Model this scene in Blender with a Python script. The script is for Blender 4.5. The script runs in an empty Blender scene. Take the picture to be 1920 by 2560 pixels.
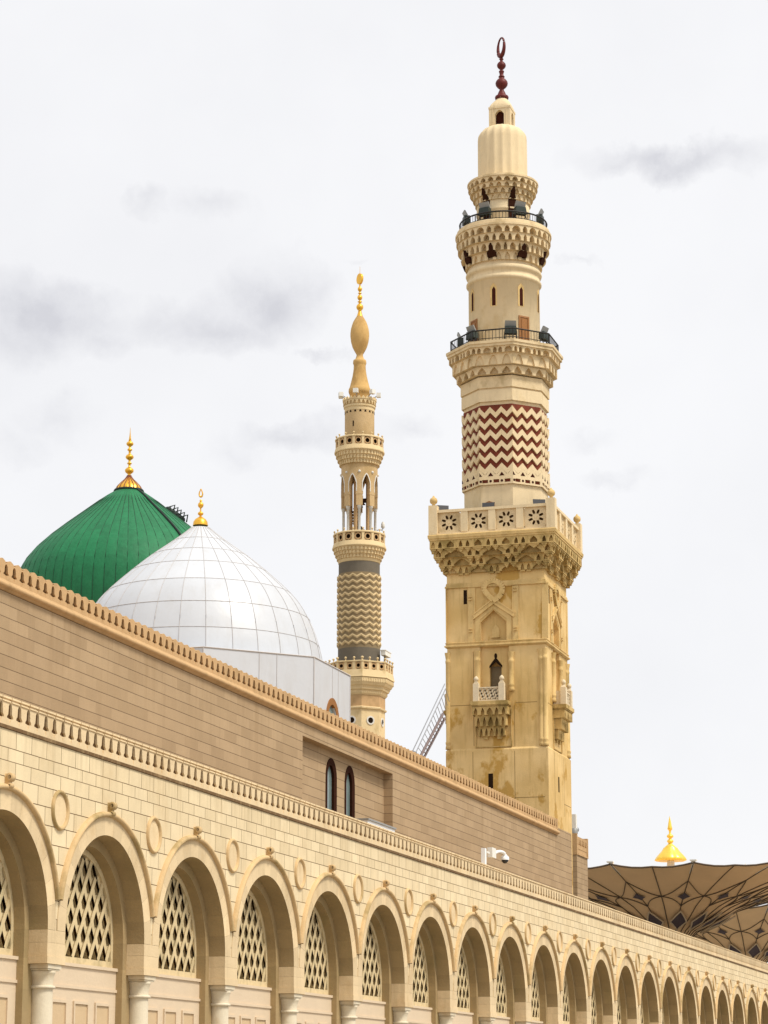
import bpy, math, random
from mathutils import Vector
random.seed(7)
R=math.radians; PI=math.pi
sc=bpy.context.scene; COL=sc.collection
# ------------------------------------------------------------------ survey helpers
# Camera stands at the origin (eye height); X runs along the long walls, Y into the building, Z up.
FL=6300.; PITCH=math.atan(1462/FL); AZ=R(16.45); cP,sP=math.cos(PITCH),math.sin(PITCH); GROUND=-1.7
def ray(x,y):
    u=x-960; v=1280-y; fw=-v*sP+FL*cP
    return fw*math.cos(AZ)+u*math.sin(AZ), fw*math.sin(AZ)-u*math.cos(AZ), v*cP+FL*sP
def onY(x,y,D):
    a,b,c=ray(x,y); k=D/b; return (a*k,D,c*k)
def onX(x,y,D):
    a,b,c=ray(x,y); k=D/a; return (D,b*k,c*k)
def zat(y,X,Y):            # height of image row y above the plan point X,Y
    fw=X*math.cos(AZ)+Y*math.sin(AZ); v=(1280-y)/FL
    return fw*(v*cP+sP)/(cP-v*sP)
def mpp(X,Y,Z):            # metres per photo pixel there
    fw=X*math.cos(AZ)+Y*math.sin(AZ); return (fw*cP+Z*sP)/FL
# ------------------------------------------------------------------ materials
def newmat(name):
    m=bpy.data.materials.new(name); m.use_nodes=True; nt=m.node_tree; nt.nodes.clear()
    o=nt.nodes.new('ShaderNodeOutputMaterial'); b=nt.nodes.new('ShaderNodeBsdfPrincipled')
    nt.links.new(b.outputs[0],o.inputs[0]); return m,nt,b
def N(nt,t,**k):
    n=nt.nodes.new(t)
    for a,v in k.items(): setattr(n,a,v)
    return n
def sock(nt,s,v):
    if isinstance(v,bpy.types.NodeSocket): nt.links.new(v,s)
    elif v is not None: s.default_value=v
def mth(nt,op,a,b=None,c=None,clamp=False):
    n=N(nt,'ShaderNodeMath',operation=op); n.use_clamp=clamp
    sock(nt,n.inputs[0],a); sock(nt,n.inputs[1],b); sock(nt,n.inputs[2],c); return n.outputs[0]
def mixc(nt,f,a,b,mode='MIX'):
    n=N(nt,'ShaderNodeMix',data_type='RGBA',blend_type=mode)
    sock(nt,n.inputs[0],f); sock(nt,n.inputs[6],a); sock(nt,n.inputs[7],b); return n.outputs[2]
def rgba(c): return (c[0],c[1],c[2],1)
def noise(nt,scale,detail=4,rough=.6,vec=None,out=0):
    n=N(nt,'ShaderNodeTexNoise'); n.inputs['Scale'].default_value=scale; n.inputs['Detail'].default_value=detail
    n.inputs['Roughness'].default_value=rough
    if vec is not None: nt.links.new(vec,n.inputs['Vector'])
    return n.outputs[out]
def ramp(nt,f,a,b):
    n=N(nt,'ShaderNodeMapRange'); n.inputs[1].default_value=a; n.inputs[2].default_value=b
    sock(nt,n.inputs[0],f); return n.outputs[0]
def pos(nt,scale=(1,1,1)):
    g=N(nt,'ShaderNodeNewGeometry')
    if scale==(1,1,1): return g.outputs['Position']
    v=N(nt,'ShaderNodeVectorMath',operation='MULTIPLY'); nt.links.new(g.outputs['Position'],v.inputs[0]); v.inputs[1].default_value=scale
    return v.outputs[0]
def xyz(nt):
    s=N(nt,'ShaderNodeSeparateXYZ'); nt.links.new(pos(nt),s.inputs[0]); return s.outputs
def comb(nt,x,y,z):
    n=N(nt,'ShaderNodeCombineXYZ'); sock(nt,n.inputs[0],x); sock(nt,n.inputs[1],y); sock(nt,n.inputs[2],z); return n.outputs[0]
def bump(nt,b,h,strength=.4,dist=.02):
    n=N(nt,'ShaderNodeBump'); n.inputs['Strength'].default_value=strength; n.inputs['Distance'].default_value=dist
    nt.links.new(h,n.inputs['Height']); nt.links.new(n.outputs[0],b.inputs['Normal'])
def tone(nt,c,amt):        # per-block stone tone from the mesh
    a=N(nt,'ShaderNodeAttribute',attribute_name='tone'); 
    k=mth(nt,'MULTIPLY_ADD',mth(nt,'SUBTRACT',a.outputs['Fac'],.5),amt*2,1.)
    return mixc(nt,1.,c,comb(nt,k,k,k),'MULTIPLY')
def stone(name,base,var=.12,scale=1.2,stain=None,s_lo=.55,s_hi=.7,s_scale=.5,s_amt=.8,streak=.0,streak_col=(.18,.12,.05),tn=.12,rough=.85,grain=.05,warm=None):
    m,nt,b=newmat(name); P=pos(nt)
    c=rgba([v*.90 for v in base])
    n1=noise(nt,scale,5,.65,P)
    k=mth(nt,'MULTIPLY_ADD',mth(nt,'SUBTRACT',n1,.5),var*2.4,1.)
    g=noise(nt,28,3,.7,P); k=mth(nt,'MULTIPLY',k,mth(nt,'MULTIPLY_ADD',mth(nt,'SUBTRACT',g,.5),grain*4,1.))
    col=mixc(nt,1.,c,comb(nt,k,k,k),'MULTIPLY')
    if warm: col=mixc(nt,ramp(nt,noise(nt,.35,3,.5,P),.4,.65),col,mixc(nt,1.,rgba(warm),comb(nt,k,k,k),'MULTIPLY'))
    if stain:
        f=mth(nt,'MULTIPLY',ramp(nt,noise(nt,s_scale,6,.62,pos(nt,(1,1,.7))),s_lo,s_hi),s_amt); col=mixc(nt,f,col,rgba(stain))
    if streak>0:
        f=mth(nt,'MULTIPLY',ramp(nt,noise(nt,2.2,4,.6,pos(nt,(1.6,1.6,.18))),.52,.8),streak); col=mixc(nt,f,col,rgba(streak_col))
    col=tone(nt,col,tn)
    nt.links.new(col,b.inputs['Base Color']); b.inputs['Roughness'].default_value=rough
    b.inputs['Specular IOR Level'].default_value=.25
    bump(nt,b,noise(nt,14,6,.7,P),.35,.03); return m
CREAM=(.66,.50,.315)
M={}
M['cream']=stone('cream_limestone',(.78,.60,.36),.16,.7,stain=(.50,.33,.15),s_lo=.53,s_hi=.70,s_scale=.8,s_amt=.5,streak=.25,tn=.12)
M['cream_dark']=stone('weathered_moulding',(.66,.46,.235),.15,2.5,stain=(.26,.19,.07),s_lo=.5,s_hi=.65,s_scale=.9,s_amt=.7,tn=.1)
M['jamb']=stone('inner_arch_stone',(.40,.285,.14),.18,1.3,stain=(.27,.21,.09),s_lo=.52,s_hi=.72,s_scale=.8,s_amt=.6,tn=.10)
M['column']=stone('column_stone',(.78,.68,.50),.10,1.5,stain=(.5,.34,.15),s_lo=.55,s_hi=.7,s_scale=1.2,s_amt=.5,tn=.04,rough=.6)
M['panel']=stone('pale_panel_stone',(.74,.585,.405),.06,1.5,tn=.05,rough=.6)
M['panel_in']=stone('tan_panel_stone',(.66,.48,.28),.08,2,tn=.05,rough=.6)
M['tan']=stone('tan_stone',(.43,.30,.175),.10,2.,tn=.08)
M['tan_trim']=stone('tan_trim_stone',(.58,.37,.18),.14,3,stain=(.30,.19,.08),s_lo=.5,s_hi=.7,s_scale=2,s_amt=.5,tn=.1)
M['tower']=stone('ochre_plaster',(.68,.455,.175),.16,.6,stain=(.42,.225,.03),s_lo=.565,s_hi=.61,s_scale=.42,s_amt=.75,streak=.55,streak_col=(.34,.21,.055),tn=.06,warm=(.76,.54,.25))
M['tower_trim']=stone('tower_trim_stone',(.72,.50,.21),.14,1.6,stain=(.36,.24,.07),s_lo=.5,s_hi=.66,s_scale=.8,s_amt=.65,streak=.3,tn=.12)
M['tower_top']=stone('cream_plaster',(.80,.635,.39),.12,1.1,stain=(.50,.33,.12),s_lo=.54,s_hi=.7,s_scale=.5,s_amt=.55,streak=.25,tn=.06)
M['muq']=stone('weathered_carved_stone',(.62,.43,.17),.2,2.2,stain=(.22,.15,.04),s_lo=.47,s_hi=.62,s_scale=1.3,s_amt=.75,tn=.16)
M['muq_top']=stone('pale_carved_stone',(.76,.59,.35),.16,2.2,stain=(.34,.24,.10),s_lo=.5,s_hi=.66,s_scale=1.3,s_amt=.55,tn=.12)
M['min2']=stone('sand_stone',(.60,.42,.215),.12,1.2,stain=(.36,.23,.08),s_lo=.52,s_hi=.68,s_scale=.6,s_amt=.5,tn=.10)
M['min2_trim']=stone('light_sand_trim',(.76,.58,.32),.1,1.8,stain=(.42,.28,.1),s_lo=.55,s_hi=.7,s_scale=1,s_amt=.5,tn=.08)
M['marble']=stone('white_marble',(.74,.70,.62),.08,3,tn=.05,rough=.4)
M['grille']=stone('carved_grille_stone',(.70,.555,.32),.14,4,stain=(.30,.25,.13),s_lo=.5,s_hi=.65,s_scale=3,s_amt=.5,tn=.1)
M['white_wall']=None
def plain(name,c,rough=.5,metal=0.,var=.1,scale=6,spec=.5,bmp=.1):
    m,nt,b=newmat(name)
    n1=noise(nt,scale,4,.6,pos(nt)); k=mth(nt,'MULTIPLY_ADD',mth(nt,'SUBTRACT',n1,.5),var*2,1.)
    nt.links.new(tone(nt,mixc(nt,1.,rgba(c),comb(nt,k,k,k),'MULTIPLY'),.1),b.inputs['Base Color'])
    b.inputs['Roughness'].default_value=rough; b.inputs['Metallic'].default_value=metal; b.inputs['Specular IOR Level'].default_value=spec
    if bmp: bump(nt,b,noise(nt,scale*3,4,.6,pos(nt)),bmp,.02)
    return m
M['dark']=plain('dark_interior',(.022,.012,.006),.9,spec=.05)
M['rail_stone']=stone('cream_rail_stone',(.76,.63,.43),.1,2,tn=.08)
M['zigcore']=stone('brown_grey_groove_stone',(.27,.20,.11),.12,2,tn=.08)
M['darkred']=plain('dark_red_wood',(.045,.009,.004),.8,var=.4,scale=8,spec=.1)
M['brick']=stone('red_band_brick',(.20,.042,.02),.35,5,stain=(.12,.03,.015),s_lo=.45,s_hi=.6,s_scale=3,s_amt=.7,tn=.25)
M['wood']=plain('brown_door_wood',(.28,.11,.018),.6,var=.3,scale=9)
M['greyband']=stone('grey_stone_band',(.16,.135,.10),.15,3,tn=.1)
M['gold']=plain('gilded_brass',(.86,.47,.055),.32,.72,var=.25,scale=2.5)
M['gold2']=plain('bright_gilding',(.98,.66,.10),.30,.55,var=.15,scale=2.5)
M['goldred']=plain('dark_seam_paint',(.20,.045,.01),.6)
M['redmetal']=plain('dull_copper_red',(.12,.018,.014),.5,.15,var=.8,scale=5,spec=.3)
M['iron']=plain('black_iron',(.018,.016,.014),.5,.4)
M['lampgreen']=plain('dark_green_housing',(.018,.028,.02),.5,.2,var=.4)
M['lampgrey']=plain('grey_lamp_cover',(.27,.27,.255),.45,.1)
M['lampdark']=plain('charcoal_lamp_face',(.06,.058,.06),.4,.1)
M['whitepaint']=plain('white_painted_metal',(.82,.82,.80),.4,0,var=.05)
M['redpaint']=plain('faded_red_steel',(.17,.12,.11),.6,.1,var=.2)
M['greysteel']=plain('grey_steel',(.30,.30,.31),.5,.4)
M['blackglass']=plain('black_dome_glass',(.012,.012,.014),.12,0)
M['glass']=plain('dusty_window_glass',(.16,.21,.20),.16,.0,var=.25,scale=1.5)
M['umb']=plain('tan_membrane',(.70,.475,.26),.75,0,var=.16,scale=.5)
M['umb_rib']=plain('dark_seam_strip',(.10,.065,.035),.7)
M['umb_blue']=plain('deep_plum_panel',(.055,.035,.045),.6,var=.3,scale=3)
M['umb_frame']=plain('pale_panel_border',(.50,.38,.24),.6)
M['steelwhite']=plain('white_arm_steel',(.75,.72,.64),.5,0,var=.08)
M['gap_shade']=plain('painted_gap_shade',(.085,.042,.014),.9,var=.4,scale=5,spec=.1)  # brown that paints shade into merlon slots and rosette holes
M['openbrown']=plain('dark_brown_lattice',(.035,.012,.006),.9,var=.5,scale=10,spec=.05)
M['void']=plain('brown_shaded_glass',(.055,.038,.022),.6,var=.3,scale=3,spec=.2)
M['spire']=stone('golden_stone',(.64,.40,.145),.16,1.6,stain=(.36,.20,.06),s_lo=.5,s_hi=.62,s_scale=.9,s_amt=.55)
# coursed facade of the arcade
def facade():
    m,nt,b=newmat('coursed_cream_blocks'); x,y,z=xyz(nt)[:3]
    rows=[8.04,7.62,7.33,6.97,6.53,6.11,5.69,5.27,4.85,4.43,4.0,3.6,3.2,2.8,2.4,2.0]
    t=mth(nt,'DIVIDE',mth(nt,'SUBTRACT',z,2.0),6.04,clamp=True)
    fc=N(nt,'ShaderNodeFloatCurve'); nt.links.new(t,fc.inputs['Value']); cv=fc.mapping.curves[0]
    pts=[((r-2)/6.04,1-i/15) for i,r in enumerate(rows)]; pts.sort()
    cv.points[0].location=pts[0]; cv.points[1].location=pts[-1]
    for p in pts[1:-1]: cv.points.new(*p)
    for p in cv.points: p.handle_type='VECTOR'
    fc.mapping.update()
    row=mth(nt,'MULTIPLY',fc.outputs[0],15*.42)
    br=N(nt,'ShaderNodeTexBrick'); br.offset=.5; br.inputs['Scale'].default_value=1; br.inputs['Brick Width'].default_value=.842
    br.inputs['Row Height'].default_value=.42; br.inputs['Mortar Size'].default_value=.011; br.inputs['Mortar Smooth'].default_value=.3
    wob=mth(nt,'MULTIPLY',mth(nt,'SUBTRACT',noise(nt,3.,3,.6,pos(nt)),.5),.012)
    nt.links.new(comb(nt,mth(nt,'ADD',mth(nt,'SUBTRACT',x,51.54),wob),mth(nt,'ADD',row,wob),0),br.inputs['Vector'])
    br.inputs['Color1'].default_value=(.665,.53,.325,1); br.inputs['Color2'].default_value=(.765,.625,.40,1); br.inputs['Mortar'].default_value=(.15,.085,.035,1)
    n1=noise(nt,1.1,5,.65,pos(nt)); g=noise(nt,30,3,.7,pos(nt))
    k=mth(nt,'MULTIPLY',mth(nt,'MULTIPLY_ADD',mth(nt,'SUBTRACT',n1,.5),.34,1.),mth(nt,'MULTIPLY_ADD',mth(nt,'SUBTRACT',g,.5),.34,1.))
    col=mixc(nt,1.,br.outputs['Color'],comb(nt,k,k,k),'MULTIPLY')
    f=mth(nt,'MULTIPLY',ramp(nt,noise(nt,.5,6,.65,pos(nt,(1,1,.6))),.56,.75),.5); col=mixc(nt,f,col,(.52,.36,.18,1))
    f=mth(nt,'MULTIPLY',ramp(nt,noise(nt,2.4,4,.6,pos(nt,(1.8,1,.15))),.55,.8),.3); col=mixc(nt,f,col,(.38,.26,.12,1))
    dr=mth(nt,'MULTIPLY',ramp(nt,noise(nt,3.2,5,.7,pos(nt,(1.7,1,.05))),.50,.74),ramp(nt,z,7.0,8.05)); col=mixc(nt,mth(nt,'MULTIPLY',dr,.55),col,(.40,.29,.15,1))
    nt.links.new(col,b.inputs['Base Color']); b.inputs['Roughness'].default_value=.85; b.inputs['Specular IOR Level'].default_value=.2
    h=mth(nt,'ADD',mth(nt,'MULTIPLY',br.outputs['Fac'],-1.),mth(nt,'MULTIPLY',noise(nt,18,5,.7,pos(nt)),.3))
    bump(nt,b,h,.7,.02); return m
M['facade']=facade()
def hallwall():
    m,nt,b=newmat('coursed_tan_blocks'); x,y,z=xyz(nt)[:3]
    br=N(nt,'ShaderNodeTexBrick'); br.offset=.37; br.inputs['Scale'].default_value=1; br.inputs['Brick Width'].default_value=1.15
    br.inputs['Row Height'].default_value=.326; br.inputs['Mortar Size'].default_value=.0; br.inputs['Bias'].default_value=0
    zz=mth(nt,'SUBTRACT',z,12.256-.326*60)
    nt.links.new(comb(nt,x,zz,0),br.inputs['Vector'])
    br.inputs['Color1'].default_value=(.36,.25,.142,1); br.inputs['Color2'].default_value=(.425,.30,.175,1); br.inputs['Mortar'].default_value=(.40,.28,.17,1)
    fr=mth(nt,'FRACT',mth(nt,'DIVIDE',mth(nt,'ADD',zz,mth(nt,'MULTIPLY',mth(nt,'SUBTRACT',noise(nt,2,3,.6,pos(nt)),.5),.012)),.326))
    line=mth(nt,'LESS_THAN',fr,.052)
    n1=noise(nt,.8,5,.65,pos(nt)); g=noise(nt,34,3,.7,pos(nt))
    k=mth(nt,'MULTIPLY',mth(nt,'MULTIPLY_ADD',mth(nt,'SUBTRACT',n1,.5),.30,1.),mth(nt,'MULTIPLY_ADD',mth(nt,'SUBTRACT',g,.5),.4,1.))
    col=mixc(nt,1.,br.outputs['Color'],comb(nt,k,k,k),'MULTIPLY')
    f=mth(nt,'MULTIPLY',ramp(nt,noise(nt,1.8,4,.6,pos(nt,(1.5,1,.12))),.55,.8),.3); col=mixc(nt,f,col,(.25,.16,.08,1))
    dr=mth(nt,'MULTIPLY',ramp(nt,noise(nt,2.6,5,.7,pos(nt,(1.5,1,.04))),.50,.74),ramp(nt,z,10.2,12.7)); col=mixc(nt,mth(nt,'MULTIPLY',dr,.5),col,(.27,.17,.075,1))
    col=mixc(nt,mth(nt,'MULTIPLY',line,.85),col,(.10,.06,.03,1))
    nt.links.new(col,b.inputs['Base Color']); b.inputs['Roughness'].default_value=.85; b.inputs['Specular IOR Level'].default_value=.2
    bump(nt,b,mth(nt,'ADD',mth(nt,'MULTIPLY',line,-1.),mth(nt,'MULTIPLY',noise(nt,20,5,.7,pos(nt)),.3)),.6,.02); return m
M['hall']=hallwall()
# ------------------------------------------------------------------ mesh builder
def ident(t,z,d): return (t,d,z)
class MB:
    def __init__(s): s.v=[]; s.f=[]; s.t=[]; s.sm=[]; s.cuts=[]
    def cut(s):
        if not s.cuts or s.cuts[-1]!=(len(s.v),len(s.f)): s.cuts.append((len(s.v),len(s.f)))
    def face(s,pts,tn=None,sm=False):
        b=len(s.v); s.v+= [tuple(p) for p in pts]; s.f.append(list(range(b,b+len(pts)))); s.t.append(.5 if tn is None else tn); s.sm.append(sm)
    def grid(s,rows,closed=False,tn=None,sm=True):
        b=len(s.v); n=len(rows[0])
        for r in rows: s.v+=[tuple(p) for p in r]
        for i in range(len(rows)-1):
            for j in range(n if closed else n-1):
                k=(j+1)%n; s.f.append([b+i*n+j,b+i*n+k,b+(i+1)*n+k,b+(i+1)*n+j]); s.t.append(.5 if tn is None else tn); s.sm.append(sm)
    def boxM(s,M_,t0,t1,z0,z1,d0,d1,tn=None):
        P=lambda t,z,d: M_(t,z,d)
        a=[P(t0,z0,d1),P(t1,z0,d1),P(t1,z1,d1),P(t0,z1,d1)]; c=[P(t0,z0,d0),P(t1,z0,d0),P(t1,z1,d0),P(t0,z1,d0)]
        s.face(a,tn); s.face(c[::-1],tn)
        for i in range(4):
            j=(i+1)%4; s.face([a[i],c[i],c[j],a[j]],tn)
    def box(s,x0,x1,y0,y1,z0,z1,tn=None): s.boxM(ident,x0,x1,z0,z1,y0,y1,tn)
    def prism(s,poly,M_,d0,d1,tn=None):
        a=[M_(t,z,d1) for t,z in poly]; c=[M_(t,z,d0) for t,z in poly]; s.face(a,tn); s.face(c[::-1],tn)
        for i in range(len(poly)):
            j=(i+1)%len(poly); s.face([a[i],c[i],c[j],a[j]],tn)
    def lathe(s,prof,cx=0,cy=0,n=32,a0=0.,sm=True,cap=True,mod=None,tn=None):
        rows=[]
        for r,z in prof:
            rows.append([(cx+(r*(mod(2*PI*j/n,z) if mod else 1))*math.cos(a0+2*PI*j/n),cy+(r*(mod(2*PI*j/n,z) if mod else 1))*math.sin(a0+2*PI*j/n),z) for j in range(n)])
        s.grid(rows,True,tn,sm)
        if cap:
            s.face(rows[0][::-1],tn); s.face(rows[-1],tn)
    def ball(s,cx,cy,cz,r,rz=None,n=16,m=8):
        rz=rz or r; s.lathe([(max(r*math.sin(PI*i/m),1e-3),cz-rz*math.cos(PI*i/m)) for i in range(m+1)],cx,cy,n,cap=False)
    def tube(s,path,r,n=6,closed=False,tn=None):
        P=[Vector(p) for p in path]; rows=[]; L=len(P)
        for i in range(L):
            if closed: d=P[(i+1)%L]-P[i-1]
            else: d=P[min(i+1,L-1)]-P[max(i-1,0)]
            d.normalize(); up=Vector((0,0,1)) if abs(d.z)<.95 else Vector((1,0,0))
            a=d.cross(up).normalized(); b2=d.cross(a).normalized(); rr=r[i] if isinstance(r,(list,tuple)) else r
            rows.append([P[i]+a*rr*math.cos(2*PI*k/n)+b2*rr*math.sin(2*PI*k/n) for k in range(n)])
        if closed: rows.append(rows[0])
        s.grid(rows,True,tn,True)
        if not closed: s.face(rows[0][::-1],tn); s.face(rows[-1],tn)
    def niche(s,M_,t0,t1,z0,z1,aw,zs,za,dep,off=0.,n=8,zb=None,q=2.,back=True,tn=None,sides=True):
        zb=z0 if zb is None else zb; tc=(t0+t1)/2; P=lambda t,z,d: M_(t,z,off+d)
        xs=[tc-aw*math.cos(PI*i/n) for i in range(n+1)]
        A=[(x,zs+(za-zs)*(1-abs((x-tc)/aw)**q)) for x in xs]
        for i in range(n):
            s.face([P(*A[i],0),P(*A[i+1],0),P(A[i+1][0],z1,0),P(A[i][0],z1,0)],tn)
            s.face([P(*A[i],0),P(*A[i],-dep),P(*A[i+1],-dep),P(*A[i+1],0)],tn)
        s.face([P(t0,z0,0),P(tc-aw,z0,0),P(tc-aw,z1,0),P(t0,z1,0)],tn)
        s.face([P(tc+aw,z0,0),P(t1,z0,0),P(t1,z1,0),P(tc+aw,z1,0)],tn)
        for sg in (-1,1): s.face([P(tc+sg*aw,zb,0),P(tc+sg*aw,zs,0),P(tc+sg*aw,zs,-dep),P(tc+sg*aw,zb,-dep)],tn)
        if zb>z0:
            s.face([P(tc-aw,z0,0),P(tc+aw,z0,0),P(tc+aw,zb,0),P(tc-aw,zb,0)],tn)
            s.face([P(tc-aw,zb,0),P(tc+aw,zb,0),P(tc+aw,zb,-dep),P(tc-aw,zb,-dep)],tn)
        if back: s.face([P(tc-aw,zb,-dep),P(tc+aw,zb,-dep)]+[P(*a,-dep) for a in A[::-1]],tn)
    def build(s,name,mat,parent=None,label=None,origin=None):
        if s.cuts:               # separate pieces become separate objects
            cs=[c_ for c_ in s.cuts if c_!=(0,0)]; cs=[(0,0)]+cs+[(len(s.v),len(s.f))]; first=None
            for (v0,f0),(v1,f1) in zip(cs,cs[1:]):
                if f1==f0: continue
                q=MB(); q.v=s.v[v0:v1]; q.f=[[i-v0 for i in fc] for fc in s.f[f0:f1]]; q.t=s.t[f0:f1]; q.sm=s.sm[f0:f1]
                o=q.build(name,mat,parent,label,origin); first=first or o
            return first
        off=Vector((0,0,0)); p=parent
        while p is not None: off+=p.location; p=p.parent
        if origin is not None: off=Vector(origin)
        me=bpy.data.meshes.new(name); me.from_pydata([(x-off.x,y-off.y,z-off.z) for x,y,z in s.v],[],s.f)
        a=me.attributes.new('tone','FLOAT','FACE')
        a.data.foreach_set('value',[t for t in s.t])
        me.polygons.foreach_set('use_smooth',s.sm); me.materials.append(mat); me.update()
        o=bpy.data.objects.new(name,me); COL.objects.link(o)
        if parent is not None: o.parent=parent
        elif origin is not None: o.location=origin
        if label: o['label']=label
        return o
def rt(): return random.random()
def thing(name,label,cat,loc=(0,0,0),group=None):
    o=bpy.data.objects.new(name,None); COL.objects.link(o); o.location=loc; o['label']=label; o['category']=cat
    if group: o['group']=group
    o.empty_display_size=.5; return o
def tag(o,label,cat,group=None):
    o['label']=label; o['category']=cat
    if group: o['group']=group
    return o
def copytree(o,parent=None):
    c=o.copy(); COL.objects.link(c); c.parent=parent
    for ch in o.children: copytree(ch,c)
    return c
def shift(o,dx,dy=0,dz=0):
    c=o.copy(); COL.objects.link(c); c.parent=o.parent; c.location=Vector(o.location)+Vector((dx,dy,dz))
    for ch in o.children:
        g=ch.copy(); COL.objects.link(g); g.parent=c
    return c
# ================================================================== GROUND
g=MB(); g.face([(-300,-600,GROUND),(1500,-600,GROUND),(1500,900,GROUND),(-300,900,GROUND)])
def plaza():
    m,nt,b=newmat('pale_plaza_marble'); br=N(nt,'ShaderNodeTexBrick'); br.offset=0; nt.links.new(pos(nt),br.inputs['Vector']); br.inputs['Scale'].default_value=1
    br.inputs['Brick Width'].default_value=.9; br.inputs['Row Height'].default_value=.9; br.inputs['Mortar Size'].default_value=.008
    br.inputs['Color1'].default_value=(.30,.27,.22,1); br.inputs['Color2'].default_value=(.26,.23,.18,1); br.inputs['Mortar'].default_value=(.12,.10,.08,1)
    nt.links.new(br.outputs['Color'],b.inputs['Base Color']); b.inputs['Roughness'].default_value=.45; return m
o=g.build('plaza_ground',plaza()); o['kind']='structure'
# ================================================================== ARCADE PORTICO
BAY=5.95; C0=57.43-2*BAY; YF=24.0; NB=29
port=thing('arcade_portico','long cream stone arcade with round arches, columns and carved window grilles along the bottom','arcade',(C0,YF,GROUND))
def MF(t,z,d): return (t,YF+d,z)          # d measured into the building
RO,RH,RI,R2=2.93,3.05,2.475,2.225; ZS=3.75; ZT=8.04; ZI=2.98
wall=MB(); NA=40
for k in range(NB):
    c=C0+k*BAY; hb=BAY/2
    A=[(c-RO*math.cos(PI*i/NA),ZS+RO*math.sin(PI*i/NA)) for i in range(NA+1)]
    for i in range(NA): wall.face([MF(*A[i],0),MF(*A[i+1],0),MF(A[i+1][0],ZT,0),MF(A[i][0],ZT,0)])
    for s_ in (-1,1): wall.face([MF(c+s_*RO,ZS,0),MF(c+s_*hb,ZS,0),MF(c+s_*hb,ZT,0),MF(c+s_*RO,ZT,0)])
X0,X1=C0-BAY/2,C0+(NB-.5)*BAY
wall.box(X0,X1,YF-.035,YF+.30,ZT,ZT+.075); 
wall.build('facade_wall',M['facade'],port)
w=MB(); w.box(X0,X1,YF+.9,YF+1.0,5.9,7.9); w.box(X0,X1,YF+.31,YF+3.19,7.7,7.98); w.box(X1-.3,X1,YF+.01,YF+3.1,GROUND,7.69)
w.build('roof_slab',M['tan'],port)
# one bay's parts, centred on c
c=C0
ar=MB(); nv=15
for i in range(nv):
    a0,a1=PI*i/nv,PI*(i+1)/nv; tn=rt(); n=5; g=.0006
    for j in range(n):
        b0=a0+(a1-a0)*j/n+(g if j==0 else 0); b1=a0+(a1-a0)*(j+1)/n-(g if j==n-1 else 0)
        p=lambda r,a,d: MF(c-r*math.cos(a),ZS+r*math.sin(a),d)
        ar.face([p(RI,b0,-.02),p(RI,b1,-.02),p(RO,b1,-.02),p(RO,b0,-.02)],tn); ar.face([p(RO,b0,-.02),p(RO,b1,-.02),p(RO,b1,.05),p(RO,b0,.05)],tn)
arch_ring=ar.build('arch_ring',M['cream'],port)
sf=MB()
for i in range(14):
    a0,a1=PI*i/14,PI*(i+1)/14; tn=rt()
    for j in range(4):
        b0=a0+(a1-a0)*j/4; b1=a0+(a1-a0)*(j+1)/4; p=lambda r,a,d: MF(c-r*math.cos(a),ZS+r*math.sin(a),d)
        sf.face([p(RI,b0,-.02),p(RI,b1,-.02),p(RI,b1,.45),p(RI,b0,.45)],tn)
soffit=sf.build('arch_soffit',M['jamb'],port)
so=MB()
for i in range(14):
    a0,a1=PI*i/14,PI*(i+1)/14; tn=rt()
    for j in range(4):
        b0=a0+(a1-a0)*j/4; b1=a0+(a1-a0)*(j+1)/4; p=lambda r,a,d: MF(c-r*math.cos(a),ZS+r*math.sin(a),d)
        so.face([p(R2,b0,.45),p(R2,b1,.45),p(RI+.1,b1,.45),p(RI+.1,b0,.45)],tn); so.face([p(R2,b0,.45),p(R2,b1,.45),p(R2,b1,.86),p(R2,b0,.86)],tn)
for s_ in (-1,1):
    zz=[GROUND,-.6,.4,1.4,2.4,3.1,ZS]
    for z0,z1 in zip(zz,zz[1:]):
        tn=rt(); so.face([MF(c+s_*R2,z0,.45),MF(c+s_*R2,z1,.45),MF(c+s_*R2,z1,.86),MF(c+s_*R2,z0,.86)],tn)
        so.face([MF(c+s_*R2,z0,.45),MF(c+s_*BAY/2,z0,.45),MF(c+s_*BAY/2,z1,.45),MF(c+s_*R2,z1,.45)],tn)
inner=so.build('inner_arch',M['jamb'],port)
hd=MB(); rows=[]
prof=[(RO-.005,-.02),(RO,-.10),(RO+.04,-.125),(RO+.085,-.115),(RO+.115,-.07),(RO+.12,.0)]
a_lo=math.acos((BAY/2-.012)/RH)
for i in range(61):
    a=a_lo+(PI-2*a_lo)*i/60; rows.append([MF(c-r*math.cos(a),ZS+r*math.sin(a),d) for r,d in prof])
hd.grid(rows); hood=hd.build('hood_moulding',M['cream_dark'],port)
ks=MB(); p=lambda t,z,d: MF(c+t,z,d)
ks.prism([(-.055,6.74),(.055,6.74),(.08,6.96),(.06,7.03),(-.06,7.03),(-.08,6.96)],p,-.12,0)
for zc,r_ in ((6.95,.095),(6.76,.055)):
    rows=[]
    for i in range(17):
        a=2*PI*i/16; rows.append([MF(c+tt,zc+rr*math.sin(a),-.11+rr*math.cos(a)*.8-.01) for tt,rr in ((-.09,r_*.5),(-.09,r_),(.09,r_),(.09,r_*.5))])
    ks.grid(rows)
keyst=ks.build('keystone',M['cream_dark'],port)
md=MB(); mc=c+BAY/2; rows=[]
for i in range(33):
    a=2*PI*i/32; rows.append([MF(mc+r*math.cos(a),6.53+r*math.sin(a),d) for r,d in ((.475,.0),(.47,-.05),(.445,-.075),(.415,-.07),(.39,-.05),(.375,-.012))])
md.grid(rows); medal=md.build('medallion_ring',M['cream_dark'],port)
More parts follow.
